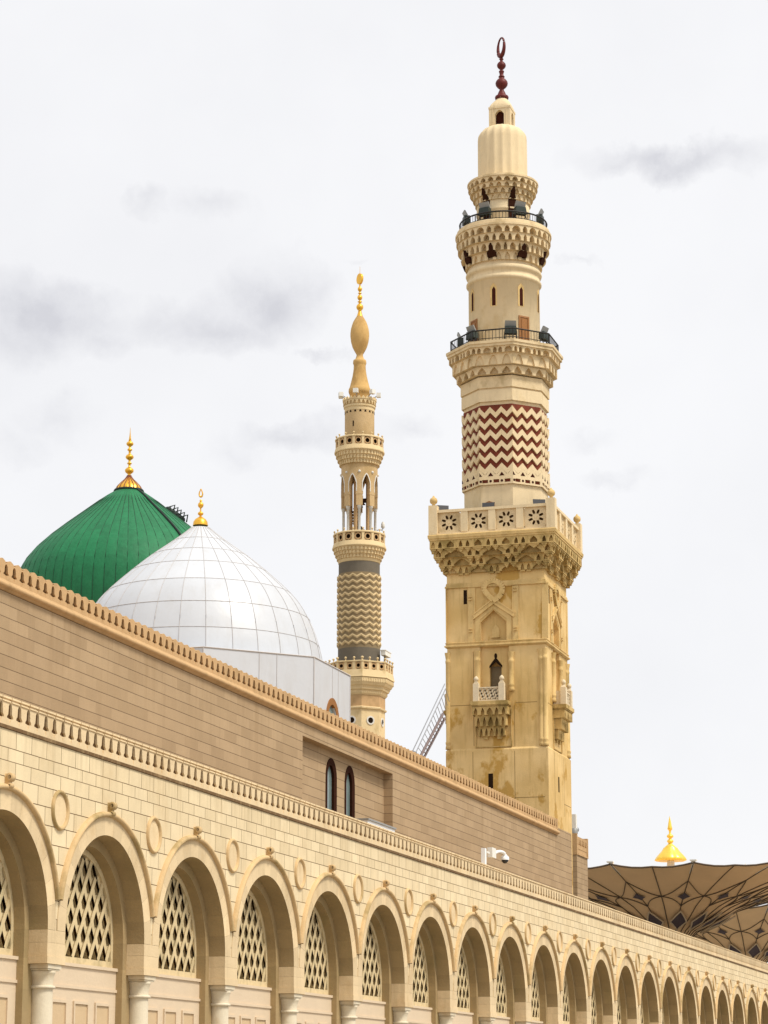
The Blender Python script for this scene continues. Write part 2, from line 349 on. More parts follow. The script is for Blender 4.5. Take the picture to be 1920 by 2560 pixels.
md=MB(); md.face([MF(mc+.38*math.cos(2*PI*i/32),6.53+.38*math.sin(2*PI*i/32),-.012) for i in range(32)],.7); disc=md.build('medallion_disc',M['cream'],port)
pr=MB()
for z0,z1 in ((ZI+.17,3.46),(3.46,ZS+.0),): pr.boxM(MF,mc-.5,mc+.5,z0,z1-.004,-.02,.449,.35+.5*rt())
pr.boxM(MF,mc-.515,mc+.515,ZI,ZI+.168,-.035,.449,.6)
zt_=ZS+math.sqrt(RO**2-(BAY/2-.04)**2) if RO>BAY/2 else ZS

pier=pr.build('pier_block',M['cream'],port)
cl=MB(); cy=YF+.32; zb=GROUND
cl.lathe([(.40,zb),(.40,zb+.3),(.34,zb+.34),(.33,zb+.42),(.27,zb+.5),(.262,2.42)],mc,cy,32)
colm=cl.build('column',M['column'],port)
cp=MB(); cp.lathe([(.262,2.42),(.31,2.425),(.325,2.455),(.31,2.49),(.265,2.50)],mc,cy,32,tn=.2)
cp.lathe([(.265,2.5),(.265,2.58),(.275,2.66),(.295,2.74),(.31,2.77),(.325,2.80),(.31,2.83)],mc,cy,32,tn=.6); cp.boxM(MF,mc-.33,mc+.33,2.835,2.87,.02,.449,.2)
cp.boxM(MF,mc-.38,mc+.38,2.875,2.975,-.0,.449,.1)
cap_=cp.build('capital',M['column'],port); cap_.parent=colm; cap_.location=(0,0,0)
dd=MB(); dd.boxM(MF,c-R2+.002,c+R2-.002,GROUND,3.05,.62,.85,.55)
dd.boxM(MF,c-R2+.002,c+R2-.002,3.052,3.13,.575,.85,.7); dd.boxM(MF,c-R2+.002,c+R2-.002,2.53,2.60,.585,.619,.65)
dado=dd.build('dado_wall',M['panel'],port)
pf=MB(); pi_=MB()
for q in (-1,0,1):
    x=c+q*1.325; h=.45; zt=2.18; z0=.2
    for (a,b_,e,f_) in ((x-h,x+h,zt,zt+.07),(x-h,x-h+.06,z0,zt-.001),(x+h-.06,x+h,z0,zt-.001),(x-h,x+h,z0-.06,z0-.001)): pf.boxM(MF,a,b_,e,f_,.575,.619,.6)
    pi_.boxM(MF,x-h+.061,x+h-.061,z0,zt-.002,.61,.619,.5)
pfr=pf.build('panel_frame',M['panel'],port); pin=pi_.build('panel_inset',M['panel_in'],port); pin.parent=pfr; pin.location=(0,0,0)
# window: frame, diamond grille, dark void behind
fr=MB(); rows=[]; DG=.74; R3=R2-.13; ZW=3.72
for i in range(41):
    a=PI*i/40; rows.append([MF(c-r*math.cos(a),ZW+r*math.sin(a),d) for r,d in ((R2+.02,DG-.02),(R3,DG-.02),(R3,DG+.12))])
fr.grid(rows,sm=False)
for s_ in (-1,1): fr.boxM(MF,*(sorted((c+s_*R3,c+s_*(R2-.003)))),3.131,ZW,DG-.02,DG+.12,.6)
fr.boxM(MF,c-R3+.001,c+R3-.001,3.131,3.29,DG-.03,DG+.12,.7)
win=fr.build('window_frame',M['grille'],port)
gr=MB(); px_,pz_=.525,.80
def inside(x,z): return abs(x)<R3+.1 and (z<ZW or math.hypot(x,z-ZW)<R3+.1)
zb=3.29; nd=9
for i in range(-5,6):
    for j in range(0,7):
        for sh in (0,1):
            cx_=i*px_+sh*px_/2; cz_=zb+j*pz_+sh*pz_/2
            if not inside(cx_,cz_-.05): continue
            # bars of the upper V of this diamond; lower V belongs to the ones below
            for s_ in (-1,1):
                x0_,z0_,x1_,z1_=cx_+s_*px_/2,cz_,cx_,cz_+pz_/2
                if inside(x0_*.98,z0_) and inside(x1_,z1_-.15):
                    dx,dz=x1_-x0_,z1_-z0_; L=math.hypot(dx,dz); nx,nz=-dz/L*.072,dx/L*.072
                    gr.prism([(c+x0_-nx,z0_-nz),(c+x0_+nx,z0_+nz),(c+x1_+nx,z1_+nz),(c+x1_-nx,z1_-nz)],MF,DG+.0+.002*s_,DG+.11,.6)
                x0_,z0_,x1_,z1_=cx_+s_*px_/2,cz_,cx_,cz_-pz_/2
                if z1_>=zb-.01 and inside(x0_*.98,z0_) and inside(x1_,z1_-.15):
                    dx,dz=x1_-x0_,z1_-z0_; L=math.hypot(dx,dz); nx,nz=-dz/L*.072,dx/L*.072
                    gr.prism([(c+x0_-nx,z0_-nz),(c+x0_+nx,z0_+nz),(c+x1_+nx,z1_+nz),(c+x1_-nx,z1_-nz)],MF,DG+.004+.002*s_,DG+.11,.6)
            # carved tulip filling the lower part of the diamond
            hb_=-.02; k=lambda z:(px_/2)*(1+(z)/(pz_/2))
            P_=[(0,-pz_/2+.02),(k(-.14),-.14),(k(-.02)*.80,.06),(.12,-.05),(.085,.0),(0,.19),(-.085,.0),(-.12,-.05),(-k(-.02)*.80,.06),(-k(-.14),-.14)]
            if cz_-pz_/2>zb-.05 and inside(cx_,cz_+.1): gr.prism([(c+cx_+a*.97,cz_+b_) for a,b_ in P_],MF,DG+.035,DG+.08,.7)
gri=gr.build('window_grille',M['grille'],port); gri.parent=win; gri.location=(0,0,0)
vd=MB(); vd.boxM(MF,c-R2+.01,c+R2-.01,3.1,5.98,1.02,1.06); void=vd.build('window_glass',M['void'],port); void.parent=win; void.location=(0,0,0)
for k in range(1,NB):
    for o_ in (arch_ring,soffit,inner,hood,keyst,medal,disc,pier,colm,dado,pfr,win): shift(o_,k*BAY)
# merlons
def merlon_poly(pitch,k=1.,point=False):
    h=pitch/2
    r=[(h-.001,0),(h-.001,.03),(h-.05,.13),(h-.08,.155),(h-.165,.165),(h-.16,.20),(h-.105,.25),(h-.085,.42),(h-.065,.47),(h-.02,.50),(h-.02,.53),(h-.05,.55),(h-.05,.575),(h-.03,.585),(h-.03,.615)]
    if point: r=r[:9]+[(h-.012,.51),(h-.06,.56),(h-.06,.60),(.03,.66)]
    r=[(a,b_*k) for a,b_ in r]; return r+[(-a,b_) for a,b_ in r[::-1]]
def merlons(parent,y,z,x0,n,pitch,poly,mat,depth,nind=100,cap=False):
    zm=max(p_[1] for p_ in poly); w_=max(p_[0] for p_ in poly)
    m=MB(); MM=lambda t,zz,d:(x0+t,y+d,z+zz); m.prism(poly,MM,-.02,depth)
    if cap: m.prism([(-w_+.02,zm-.03),(w_-.02,zm-.03),(w_-.02,zm+.015),(-w_+.02,zm+.015)],MM,-.055,-.021,.9); m.prism([(-w_+.03,zm-.10),(w_-.03,zm-.10),(w_-.03,zm-.07),(-w_+.03,zm-.07)],MM,-.045,-.021,.9)
    o=m.build('merlon',mat,parent)
    for i in range(1,min(n,nind)): shift(o,i*pitch)
    if n>nind:
        m=MB()
        for i in range(nind,n):
            MM=lambda t,zz,d:(x0+i*pitch+t,y+d,z+zz); m.prism(poly,MM,-.02,depth,.3+.4*rt())
            if cap: m.prism([(-w_+.02,zm-.03),(w_-.02,zm-.03),(w_-.02,zm+.015),(-w_+.02,zm+.015)],MM,-.055,-.021,.9)
        q=m.build('merlon',mat,parent); q['kind']='stuff'
PT=.4915
merlons(port,YF,ZT+.077,51.54-PT/2-2*PT,int((X1-50.6)/PT),PT,merlon_poly(PT),M['cream'],.60,cap=True)
bk=MB(); bk.box(X0+.1,X1-.1,YF+.035,YF+.06,ZT+.077+.17,ZT+.077+.50); bk.build('slot_shade_strip',M['gap_shade'],port)  # added dark strip: painted shade in the gaps between merlons
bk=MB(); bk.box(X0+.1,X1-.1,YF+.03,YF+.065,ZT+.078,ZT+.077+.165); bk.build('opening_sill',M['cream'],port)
# ================================================================== HALL WALL BEHIND
YH=27.2; HX1=125.7; HC=122.2
hall=thing('prayer_hall_wall','tall tan stone hall wall with a crenellated top rising behind the cream arcade','wall',(60,YH,GROUND))
def MH(t,z,d): return (t,YH+d,z)
rx0,rx1,rz=82.2,93.3,12.16; zc0,zc1=12.63,12.83
h=MB()
for a,b_,z0,z1 in ((30,rx0,6,zc0),(rx1,HX1,6,zc0),(rx0,rx1,rz,zc0)): h.face([MH(a,z0,0),MH(b_,z0,0),MH(b_,z1,0),MH(a,z1,0)])
h.boxM(MH,30,HX1,zc0+.001,zc1+.05,.0,.4)
h.boxM(MH,HC,HX1,zc1+.05,13.0,.003,.4)
h.face([MH(rx0,6,0),MH(rx0,6,.36),MH(rx0,rz,.36),MH(rx0,rz,0)]); h.face([MH(rx1,6,0),MH(rx1,6,.36),MH(rx1,rz,.36),MH(rx1,rz,0)])
h.face([MH(rx0,rz,0),MH(rx1,rz,0),MH(rx1,rz,.36),MH(rx0,rz,.36)])
h.face([MH(HX1,6,0),MH(HX1,6,12),MH(HX1,zc0,12),MH(HX1,zc0,0)])
# recessed face with two arched openings
wz=11.93; wins=((85.93,87.20),(88.22,89.42)); xs=[rx0,wins[0][0]-.3,wins[0][1]+.3,wins[1][0]-.3,wins[1][1]+.3,rx1]
h.face([MH(xs[0],6,.36),MH(xs[1],6,.36),MH(xs[1],rz,.36),MH(xs[0],rz,.36)]); h.face([MH(xs[2],6,.36),MH(xs[3],6,.36),MH(xs[3],rz,.36),MH(xs[2],rz,.36)]); h.face([MH(xs[4],6,.36),MH(xs[5],6,.36),MH(xs[5],rz,.36),MH(xs[4],rz,.36)])
MHn=lambda t,z,d:(t,YH+.36-d,z)
for a,b_ in wins: h.niche(MHn,a-.3,b_+.3,6,rz,(b_-a)/2,wz-.72,wz,.25,zb=7.5,n=16,q=2,back=False)
h.build('wall_face',M['hall'],hall)
for a,b_ in wins:
    m=MB(); n=20; w_=(b_-a)/2; cx_=(a+b_)/2
    arc=lambda ww,zz: [(cx_-ww,7.5)]+[(cx_-ww*math.cos(PI*i/n),wz-.72+zz*math.sin(PI*i/n)) for i in range(n+1)]+[(cx_+ww,7.5)]
    o_,i_=arc(w_,.72),arc(w_-.24,.47)
    for q in range(len(o_)-1):
        m.face([MH(*o_[q],.33),MH(*o_[q+1],.33),MH(*i_[q+1],.36),MH(*i_[q],.36)]); m.face([MH(*i_[q],.36),MH(*i_[q+1],.36),MH(*i_[q+1],.5),MH(*i_[q],.5)])
        m.face([MH(*o_[q],.33),MH(*o_[q+1],.33),MH(*o_[q+1],.37),MH(*o_[q],.37)])
    fo=m.build('window_frame',M['openbrown'],hall); m=MB(); m.face([MH(*p_,.46) for p_ in i_]); m.build('pane',M['glass'],fo)
m=MB(); rows=[]
cp_=[(0,12.60),(-.05,12.61),(-.05,12.645),(-.10,12.655),(-.145,12.69),(-.155,12.74),(-.13,12.785),(-.07,12.80),(-.07,12.83),(-.03,12.835),(-.03,12.88),(.0,12.885)]
m.grid([[MH(30,z,d) for d,z in cp_],[MH(HC+.15,z,d) for d,z in cp_]]); m.face([MH(HC+.15,z,d) for d,z in cp_])
m.build('cornice_moulding',M['tan_trim'],hall)
m=MB(); m.boxM(MH,HC+.05,HC+.22,12.886,13.42,-.04,.3); m.build('end_post',M['tan_trim'],hall)
P2=.4915
merlons(hall,YH,12.886,72.24*.9714+P2/2-48*P2,int((HC-(72.24*.9714-47.5*P2))/P2)+1,P2,merlon_poly(P2,.80,True),M['tan_trim'],.55)
m=MB(); m.box(30,HX1-.01,YH+.401,110,11.9,12.3); m.box(30,160,YH+12.1,110,7.0,11.89); m.build('hall_roof',M['tan'],hall)
bk=MB(); bk.box(31,HC,YH+.035,YH+.06,12.886+.14,12.886+.39); bk.build('slot_shade_strip',M['gap_shade'],hall)  # same painted shade strip behind the hall merlons
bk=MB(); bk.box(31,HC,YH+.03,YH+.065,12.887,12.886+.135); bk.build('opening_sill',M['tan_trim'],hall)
# white box standing on the portico roof in front of the recess
m=MB(); a=onY(926,2050,26.2); b_=onY(974,2062,26.2)
m.box(a[0]-1.0,b_[0],26.0,26.7,7.99,9.60,.5); ub=thing('roof_unit','white boxed roof unit standing behind the arcade crenels, below the two arched windows','roof unit',(a[0],26.3,7.985))
m.build('casing',M['whitepaint'],ub); m=MB(); m.box(a[0]-1.05,b_[0]+.05,25.95,26.75,9.602,9.66); m.build('lid',M['lampgrey'],ub)
# small crenellated turret beyond the wall's end
TX,TY=153.98,33.0
tur=thing('stair_turret','narrow tan stair turret with a tiny crenellated parapet standing right of the hall wall end','turret',(TX,TY,GROUND))
m=MB(); m.box(TX,157.2,TY,TY+.42,6,14.62); m.box(TX+1.2,157.19,TY+.42,TY+4,6,14.6); m.box(TX,157.2,TY,TY+.30,14.62,14.64); m.build('turret_wall',M['hall'],tur)
m=MB(); m.box(TX-.02,TX+.2,TY-.03,TY+.45,14.64,15.95); m.box(157.0,157.25,TY-.05,TY+.3,14.64,15.9); m.box(TX+.2,157.0,TY-.06,TY+.28,14.64,14.74); m.box(TX+.2,157.0,TY-.02,TY+.2,15.02,15.1); m.box(TX+.2,157.0,TY+.0,TY+.18,14.742,15.018); m.build('parapet',M['tan_trim'],tur)
merlons(tur,TY,15.1,TX+.45,6,.46,merlon_poly(.46,1.1),M['tan_trim'],.2)
m=MB(); m.lathe([(.24,15.955),(.24,16.25),(.20,16.28)],TX+.25,TY+.2,16); sir=m.build('siren_base',M['lampgrey'],None,origin=(TX+.25,TY+.2,15.95)); 
sr=thing('siren_unit','small pale siren and camera unit on top of the stair turret','siren',(TX+.25,TY+.2,15.95)); sir.parent=sr; sir.location=(0,0,0)
m=MB(); m.box(TX+.10,TX+.45,TY+.05,TY+.35,16.29,17.15); m.build('siren_body',M['steelwhite'],sr); m=MB(); m.ball(TX+.72,TY+.15,16.25,.17); m.tube([(TX+.45,TY+.2,16.6),(TX+.72,TY+.15,16.55),(TX+.72,TY+.15,16.4)],.05); m.build('camera_head',M['greysteel'],sr)
# ================================================================== WHITE DOME
def octa(r,a0=R(22.5)): return [(r*math.cos(a0+i*PI/4),r*math.sin(a0+i*PI/4)) for i in range(8)]
WX,WY=118.95,45.0; dz=zat(1643,116.02,38.0)
zAp=zat(1745.8,118.95,37.95); zAq=zAp-1.35
wd=thing('white_dome','large white panelled dome on a white octagonal drum, topped by a small gold finial','dome',(WX,WY,12.3))
def white_panels():
    m,nt,b=newmat('white_metal_sheet'); c=noise(nt,.7,4,.6,pos(nt)); k=mth(nt,'MULTIPLY_ADD',mth(nt,'SUBTRACT',c,.5),.10,1.)
    col=mixc(nt,1.,(.55,.565,.59,1),comb(nt,k,k,k),'MULTIPLY')
    f=mth(nt,'MULTIPLY',ramp(nt,noise(nt,1.5,5,.65,pos(nt,(1,1,.25))),.50,.78),.35); col=mixc(nt,f,col,(.44,.42,.39,1))
    nt.links.new(tone(nt,col,.05),b.inputs['Base Color']); b.inputs['Roughness'].default_value=.38; bump(nt,b,noise(nt,1.3,3,.5,pos(nt)),.15,.1); return m
M['wsheet']=white_panels(); M['wseam']=plain('grey_seam',(.50,.47,.45),.6)
s_=5.95; ro=s_/2/math.sin(PI/8)
m=MB(); pts=octa(ro)
AP=ro*math.cos(PI/8)
for i in range(8):
    a,b_=pts[i],pts[(i+1)%8]; L=s_; mid=((a[0]+b_[0])/2,(a[1]+b_[1])/2); nr=math.hypot(*mid); nx,ny=mid[0]/nr,mid[1]/nr; tx,ty=(b_[0]-a[0])/L,(b_[1]-a[1])/L
    MW=lambda t,z,d: (WX+mid[0]+tx*t+nx*d, WY+mid[1]+ty*t+ny*d, z)
    m.niche(MW,-L/2,L/2,12.3,dz,.88,zAq,zAq+1.1,.25,n=16,zb=14,tn=.4+.2*rt())
m.face([(WX+x,WY+y,dz) for x,y in pts]); m.build('drum',M['wsheet'],wd)
m=MB(); m.tube([(WX+x*1.002,WY+y*1.002,dz+.0) for x,y in pts],.035,closed=True)
for i in range(8):
    a,b_=pts[i],pts[(i+1)%8]
    for q in (0,.5,.66): 
        x=a[0]+(b_[0]-a[0])*q; y=a[1]+(b_[1]-a[1])*q; m.tube([(WX+x*1.001,WY+y*1.001,zAp if q==.5 else 12.5),(WX+x*1.001,WY+y*1.001,dz)],.016 if q else .03,4)
m.build('drum_seam',M['wseam'],wd)
for i in range(8):
    a,b_=pts[i],pts[(i+1)%8]; mid=((a[0]+b_[0])/2,(a[1]+b_[1])/2); nr=math.hypot(*mid); nx,ny=mid[0]/nr,mid[1]/nr; tx,ty=(b_[0]-a[0])/s_,(b_[1]-a[1])/s_
    MW=lambda t,z,d: (WX+mid[0]+tx*t+nx*d, WY+mid[1]+ty*t+ny*d, z)
    m=MB(); n=16; arc=lambda ww,hh:[(-ww,14)]+[(-ww*math.cos(PI*k/n),zAq+hh*math.sin(PI*k/n)) for k in range(n+1)]+[(ww,14)]
    O,I=arc(1.1,1.35),arc(.80,1.02)
    for k in range(len(O)-1):
        m.face([MW(*O[k],.05),MW(*O[k+1],.05),MW(*I[k+1],.03),MW(*I[k],.03)]); m.face([MW(*I[k],.03),MW(*I[k+1],.03),MW(*I[k+1],-.2),MW(*I[k],-.2)]); m.face([MW(*O[k],.05),MW(*O[k+1],.05),MW(*O[k+1],0),MW(*O[k],0)])
    f=m.build('drum_window',M['wood'],wd); m=MB(); m.face([MW(*p_,-.12) for p_ in I]); m.build('pane',M['glass'],f)
rp=[(43,480),(80,512),(125,545),(168,576),(215,607),(258,640),(300,675),(336,705),(370,735),(400,762),(425,785),(455,817),(480,848),(504,888),(525,930),(545,980),(560,1030),(573,1075),(582,1110)]
prof=[]
for r_,y in rp:
    z=zat(1060+y*.5425,WX,WY); prof.append((r_*.5425*mpp(WX,WY,z)*.995,z))
zbase=prof[-1][1]; prof[-1]=(prof[-1][0],min(zbase,dz)); prof=[p_ for p_ in prof if p_[1]>=dz-.001 or p_ is prof[-1]]
prof=prof[::-1]; ND=30; m=MB()
def rad(z): 
    for (r0,z0),(r1,z1) in zip(prof,prof[1:]):
        if z0<=z<=z1: return r0+(r1-r0)*(z-z0)/(z1-z0+1e-9)
    return prof[0][0] if z<prof[0][1] else prof[-1][0]

def smooth_profile(pr_,n=90,w_=5):
    zs=[pr_[0][1]+(pr_[-1][1]-pr_[0][1])*i/n for i in range(n+1)]; rs_=[rad(z) for z in zs]
    for _ in range(3): rs_=[rs_[0]]+[sum(rs_[max(0,i-w_):i+w_+1])/len(rs_[max(0,i-w_):i+w_+1]) if w_<=i<=n-w_ else rs_[i] for i in range(1,n)]+[rs_[-1]]
    return list(zip(rs_,zs))
prof=smooth_profile(prof,90,3)
ztop=prof[-1][1]; zb=prof[0][1]
ringz=[zat(1060+y*.5425,WX-rad_*1,WY) if False else None for y,rad_ in ()]
# panels: rings between seam heights (near edge of each ring is what the photo shows)
def ring_height(yz):   # image row of the near point of a ring -> height on the profile
    best=None
    for i in range(400):
        z=zb+(ztop-zb)*i/399; r_=rad(z); ux,uy=-WX/math.hypot(WX,WY),-WY/math.hypot(WX,WY); X,Y=WX+ux*r_,WY+uy*r_
        e=abs(zat(1060+yz*.5425,X,Y)-z)
        if best is None or e<best[0]: best=(e,z)
    return best[1]
zr=sorted([zb,ztop]+[ring_height(y) for y in (932,812,708,628,570,520)])
nsub=6
for i in range(len(zr)-1):
    for j in range(ND):
        tn=rt(); rows=[]
        for k in range(nsub+1):
            z=zr[i]+(zr[i+1]-zr[i])*k/nsub; r_=rad(z); rows.append([(WX+r_*math.cos(2*PI*(j+q/4)/ND),WY+r_*math.sin(2*PI*(j+q/4)/ND),z) for q in range(5)])
        m.grid(rows,tn=tn)
m.build('dome_shell',M['wsheet'],wd)
m=MB()
for j in range(ND):
    a=2*PI*j/ND; m.tube([(WX+(rad(z)+.012)*math.cos(a),WY+(rad(z)+.012)*math.sin(a),z) for z in [zb+(ztop-zb)*k/40 for k in range(41)]],.015,4)
for z in zr[1:-1]: m.tube([(WX+(rad(z)+.012)*math.cos(2*PI*k/90),WY+(rad(z)+.012)*math.sin(2*PI*k/90),z) for k in range(90)],.014,4,closed=True)
m.build('dome_seam',M['wseam'],wd)
# finials ------------------------------------------------------------
def fin_prof(X,Y,pts,sx,sy,y0):   # pts (half width, row) in crop units
    out=[]
    for r_,y in pts:
        z=zat(y0+y*sy,X,Y); out.append((max(r_*sx*mpp(X,Y,z),.004),z))
    return out[::-1]
def bead(y0,y1,r_,n=7,neck=12): return [(max(r_*math.sin(PI*i/(n-1))**.55,neck),y0+(y1-y0)*i/(n-1)) for i in range(n)]
sfx=.1808
wf=bead(1130,1222,40,neck=10)+[(10,1235),(11,1262)]+bead(1265,1325,40,neck=12)+[(18,1335),(40,1350),(75,1375),(98,1410),(104,1450),(106,1462)]
m=MB(); m.lathe(fin_prof(WX,WY,[(3,1095),(18,1115),(18,1125)]+wf,sfx,sfx,1050),WX,WY,24); fin=m.build('finial',M['gold'],wd)
def crescent(mb,X,Y,zc,rw,rh,th,ang,gap=.5):   # upright ring open or closed at its top
    n=24; path=[]; rr=[]
    for i in range(n+1):
        a=PI/2+gap+(2*PI-2*gap)*i/n; path.append((X+rw*math.cos(a)*math.cos(ang),Y+rw*math.cos(a)*math.sin(ang),zc+rh*math.sin(a))); rr.append(th*(.35+.65*math.sin(PI*i/n)))
    mb.tube(path,rr,6)
zc=zat(1050+1015*sfx,WX,WY); k=mpp(WX,WY,zc); m=MB()
n=20; path=[]; rr=[]
for i in range(n+1):
    a=2*PI*i/n; path.append((WX+math.sin(a)*24*sfx*k*.95*(1 if math.cos(a)<0 else (1-math.cos(a)*.75))*math.cos(R(-73)),WY+math.sin(a)*24*sfx*k*(1 if math.cos(a)<0 else (1-math.cos(a)*.75))*math.sin(R(-73)),zc+math.cos(a)*(65 if math.cos(a)>0 else 48)*sfx*k)); rr.append(.022+.03*(1-math.cos(a))/2)
m.tube(path,rr,5); m.build('crescent',M['gold'],fin)
# ================================================================== GREEN DOME
GX,GY=145.6,60.0
def green():
    m,nt,b=newmat('green_lead_sheet'); P=pos(nt); x,y,z=xyz(nt)[:3]
    base=mixc(nt,ramp(nt,noise(nt,1.3,7,.72,pos(nt,(1,1,.4))),.38,.68),(.001,.062,.020,1),(.004,.115,.036,1))
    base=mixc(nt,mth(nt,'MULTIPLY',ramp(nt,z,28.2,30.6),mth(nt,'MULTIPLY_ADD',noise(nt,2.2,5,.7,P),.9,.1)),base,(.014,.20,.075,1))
    base=mixc(nt,mth(nt,'MULTIPLY',ramp(nt,noise(nt,3,5,.7,P),.58,.72),.4),base,(.04,.17,.075,1))
    nt.links.new(tone(nt,base,.09),b.inputs['Base Color']); b.inputs['Roughness'].default_value=.62; b.inputs['Specular IOR Level'].default_value=.3
    bump(nt,b,noise(nt,4,5,.6,P),.4,.06); return m
M['green']=green(); M['greenseam']=plain('dark_green_seam',(.002,.045,.015),.7); M['greendark']=plain('black_green_paint',(.003,.014,.008),.7)
gd=thing('green_dome','green ribbed dome with tall gold finial half hidden behind the white dome','dome',(GX,GY,12.3))
gp=[(118,172),(190,215),(262,265),(330,318),(400,375),(474,427),(550,480),(622,524),(690,570),(738,608),(780,650),(828,695),(870,740),(912,775),(945,810),(985,870),(1008,940),(1015,1010)]
prof=[]
for r_,y in gp: z=zat(1180+y*.2833,GX,GY); prof.append((r_*(1-.025*min(1,(r_-118)/250))*.2833*mpp(GX,GY,z),z))
prof=prof[::-1]; prof=[(prof[0][0],12.3)]+prof; prof=smooth_profile(prof,160,6); gtop=prof[-1][1]
ND=64; zs_=[14+(gtop-14)*i/13 for i in range(14)]; m=MB()
for j in range(ND):
    cut=[12.31]+[z+(.35 if j%2 else -.1)+random.uniform(-.12,.12) for z in zs_[1:-1:1]]+[gtop]
    cut=[c_ for c_ in cut if c_<gtop-.01]+[gtop]
    for z0,z1 in zip(cut,cut[1:]):
        tn=rt(); rows=[]
        for k in range(9):
            z=z0+(z1-z0)*k/8; r_=rad(z); rows.append([(GX+(r_+.012*math.sin(PI*q/4))*math.cos(2*PI*(j+q/4)/ND),GY+(r_+.012*math.sin(PI*q/4))*math.sin(2*PI*(j+q/4)/ND),z) for q in range(5)])
        m.grid(rows,tn=tn)
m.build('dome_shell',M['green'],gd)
m=MB()
for j in range(ND):
    a=2*PI*j/ND; m.tube([(GX+(rad(z)+.015)*math.cos(a),GY+(rad(z)+.015)*math.sin(a),z) for z in [14+(gtop-14)*k/30 for k in range(31)]],.016,4)
m.build('dome_seam',M['greenseam'],gd)
m=MB(); va=math.atan2(-GY,-GX)
a=va+R(35); m.tube([(GX+(rad(z)+.07)*math.cos(a),GY+(rad(z)+.07)*math.sin(a),z) for z in [26+(gtop-26)*k/30 for k in range(31)]],.075,6); m.tube([(GX+.118*0+(rad(gtop)+.03)*math.cos(2*PI*k/48),GY+(rad(gtop)+.03)*math.sin(2*PI*k/48),gtop+.02) for k in range(48)],.09,6,closed=True)
m.build('ladder_rail',M['greendark'],gd)
m=MB(); a=va+R(72); hz=zat(1281,GX,GY)
for q in range(5):
    z=hz-q*.17; r_=rad(z)-.06
    m.ball(GX+r_*math.cos(a+.01*q),GY+r_*math.sin(a+.01*q),z+.06,.30-.03*abs(q-2),.20,8,5)
    m.tube([(GX+(r_+.1)*math.cos(a-.03),GY+(r_+.1)*math.sin(a-.03),z+.2),(GX+(r_+.42)*math.cos(a+.01),GY+(r_+.42)*math.sin(a+.01),z+.34),(GX+(r_+.3)*math.cos(a+.05),GY+(r_+.3)*math.sin(a+.05),z-.1)],.05,5)
m.build('roof_hatch',M['greendark'],gd)
gf=[(2,105),(4,150),(8,205),(13,250),(20,290)]+bead(292,368,50,neck=16)+[(16,375),(16,392),(33,405),(33,420),(16,430),(16,465)]+bead(470,556,57,neck=17)+[(16,560),(16,585),(32,594),(32,608),(16,615),(16,650)]+bead(652,750,62,neck=20)+[(22,755),(22,768)]
m=MB(); m.lathe(fin_prof(GX,GY,gf,sfx,sfx,1050),GX,GY,24); fo=m.build('finial',M['gold'],gd)
capg=[(32,785),(44,806),(72,838),(102,864),(128,892),(156,920),(172,950),(184,985),(186,1000)]
m=MB(); pr_=fin_prof(GX,GY,capg,sfx,sfx,1050); m.lathe(pr_,GX,GY,96,mod=lambda a,z:1+.04*abs(math.sin(a*8)))
m.build('finial_cap',M['gold'],gd)
m=MB()
for j in range(16):
    a=2*PI*j/16; m.tube([(GX+(r_*1.012+.005)*math.cos(a),GY+(r_*1.012+.005)*math.sin(a),z) for r_,z in pr_],.035,4)
m.lathe(fin_prof(GX,GY,[(34,768),(34,790)],sfx,sfx,1050),GX,GY,16); m.build('cap_seam',M['goldred'],gd)
# ================================================================== BIG MINARET
AX,AY=139.98,33.85; HW=2.87
bm=thing('tall_minaret','tall square based ochre minaret with red and cream zigzag band and three balconies','minaret',(AX,AY,GROUND))
zT=lambda y: zat(y,AX,AY)
def rT(px,z): return px*mpp(AX,AY,z)
def MK(k):
    co,si=[(1,0),(0,1),(-1,0),(0,-1)][k]
    def f(t,z,d):
        x,y=-(HW+d),-t        # face towards -X, t to the right seen from outside
        return (AX+x*co-y*si, AY+x*si+y*co, z)
    return f
def FD(x,y):                   # crop D pixel on the -X face -> (t,z)
    P=onX(1040+x*.2983,1400+y*.2983,AX-HW); return (AY-P[1],P[2])
def fz(x,y): return FD(x,y)[1]
zStep=fz(650,1573); zA0=fz(650,222); zA1=fz(650,178); zB0=fz(1000,706); zB1=fz(1000,662)
zMu0=fz(262,120)-.02
body=MB()
HL=HW+.09
def sqbox(mb,h,z0,z1,tn=None): mb.box(AX-h,AX+h,AY-h,AY+h,z0,z1,tn)
sqbox(body,HL,5,zStep-.12); body.lathe([(HL*math.sqrt(2),zStep-.12),(HW*math.sqrt(2),zStep)],AX,AY,4,R(45),False,False)
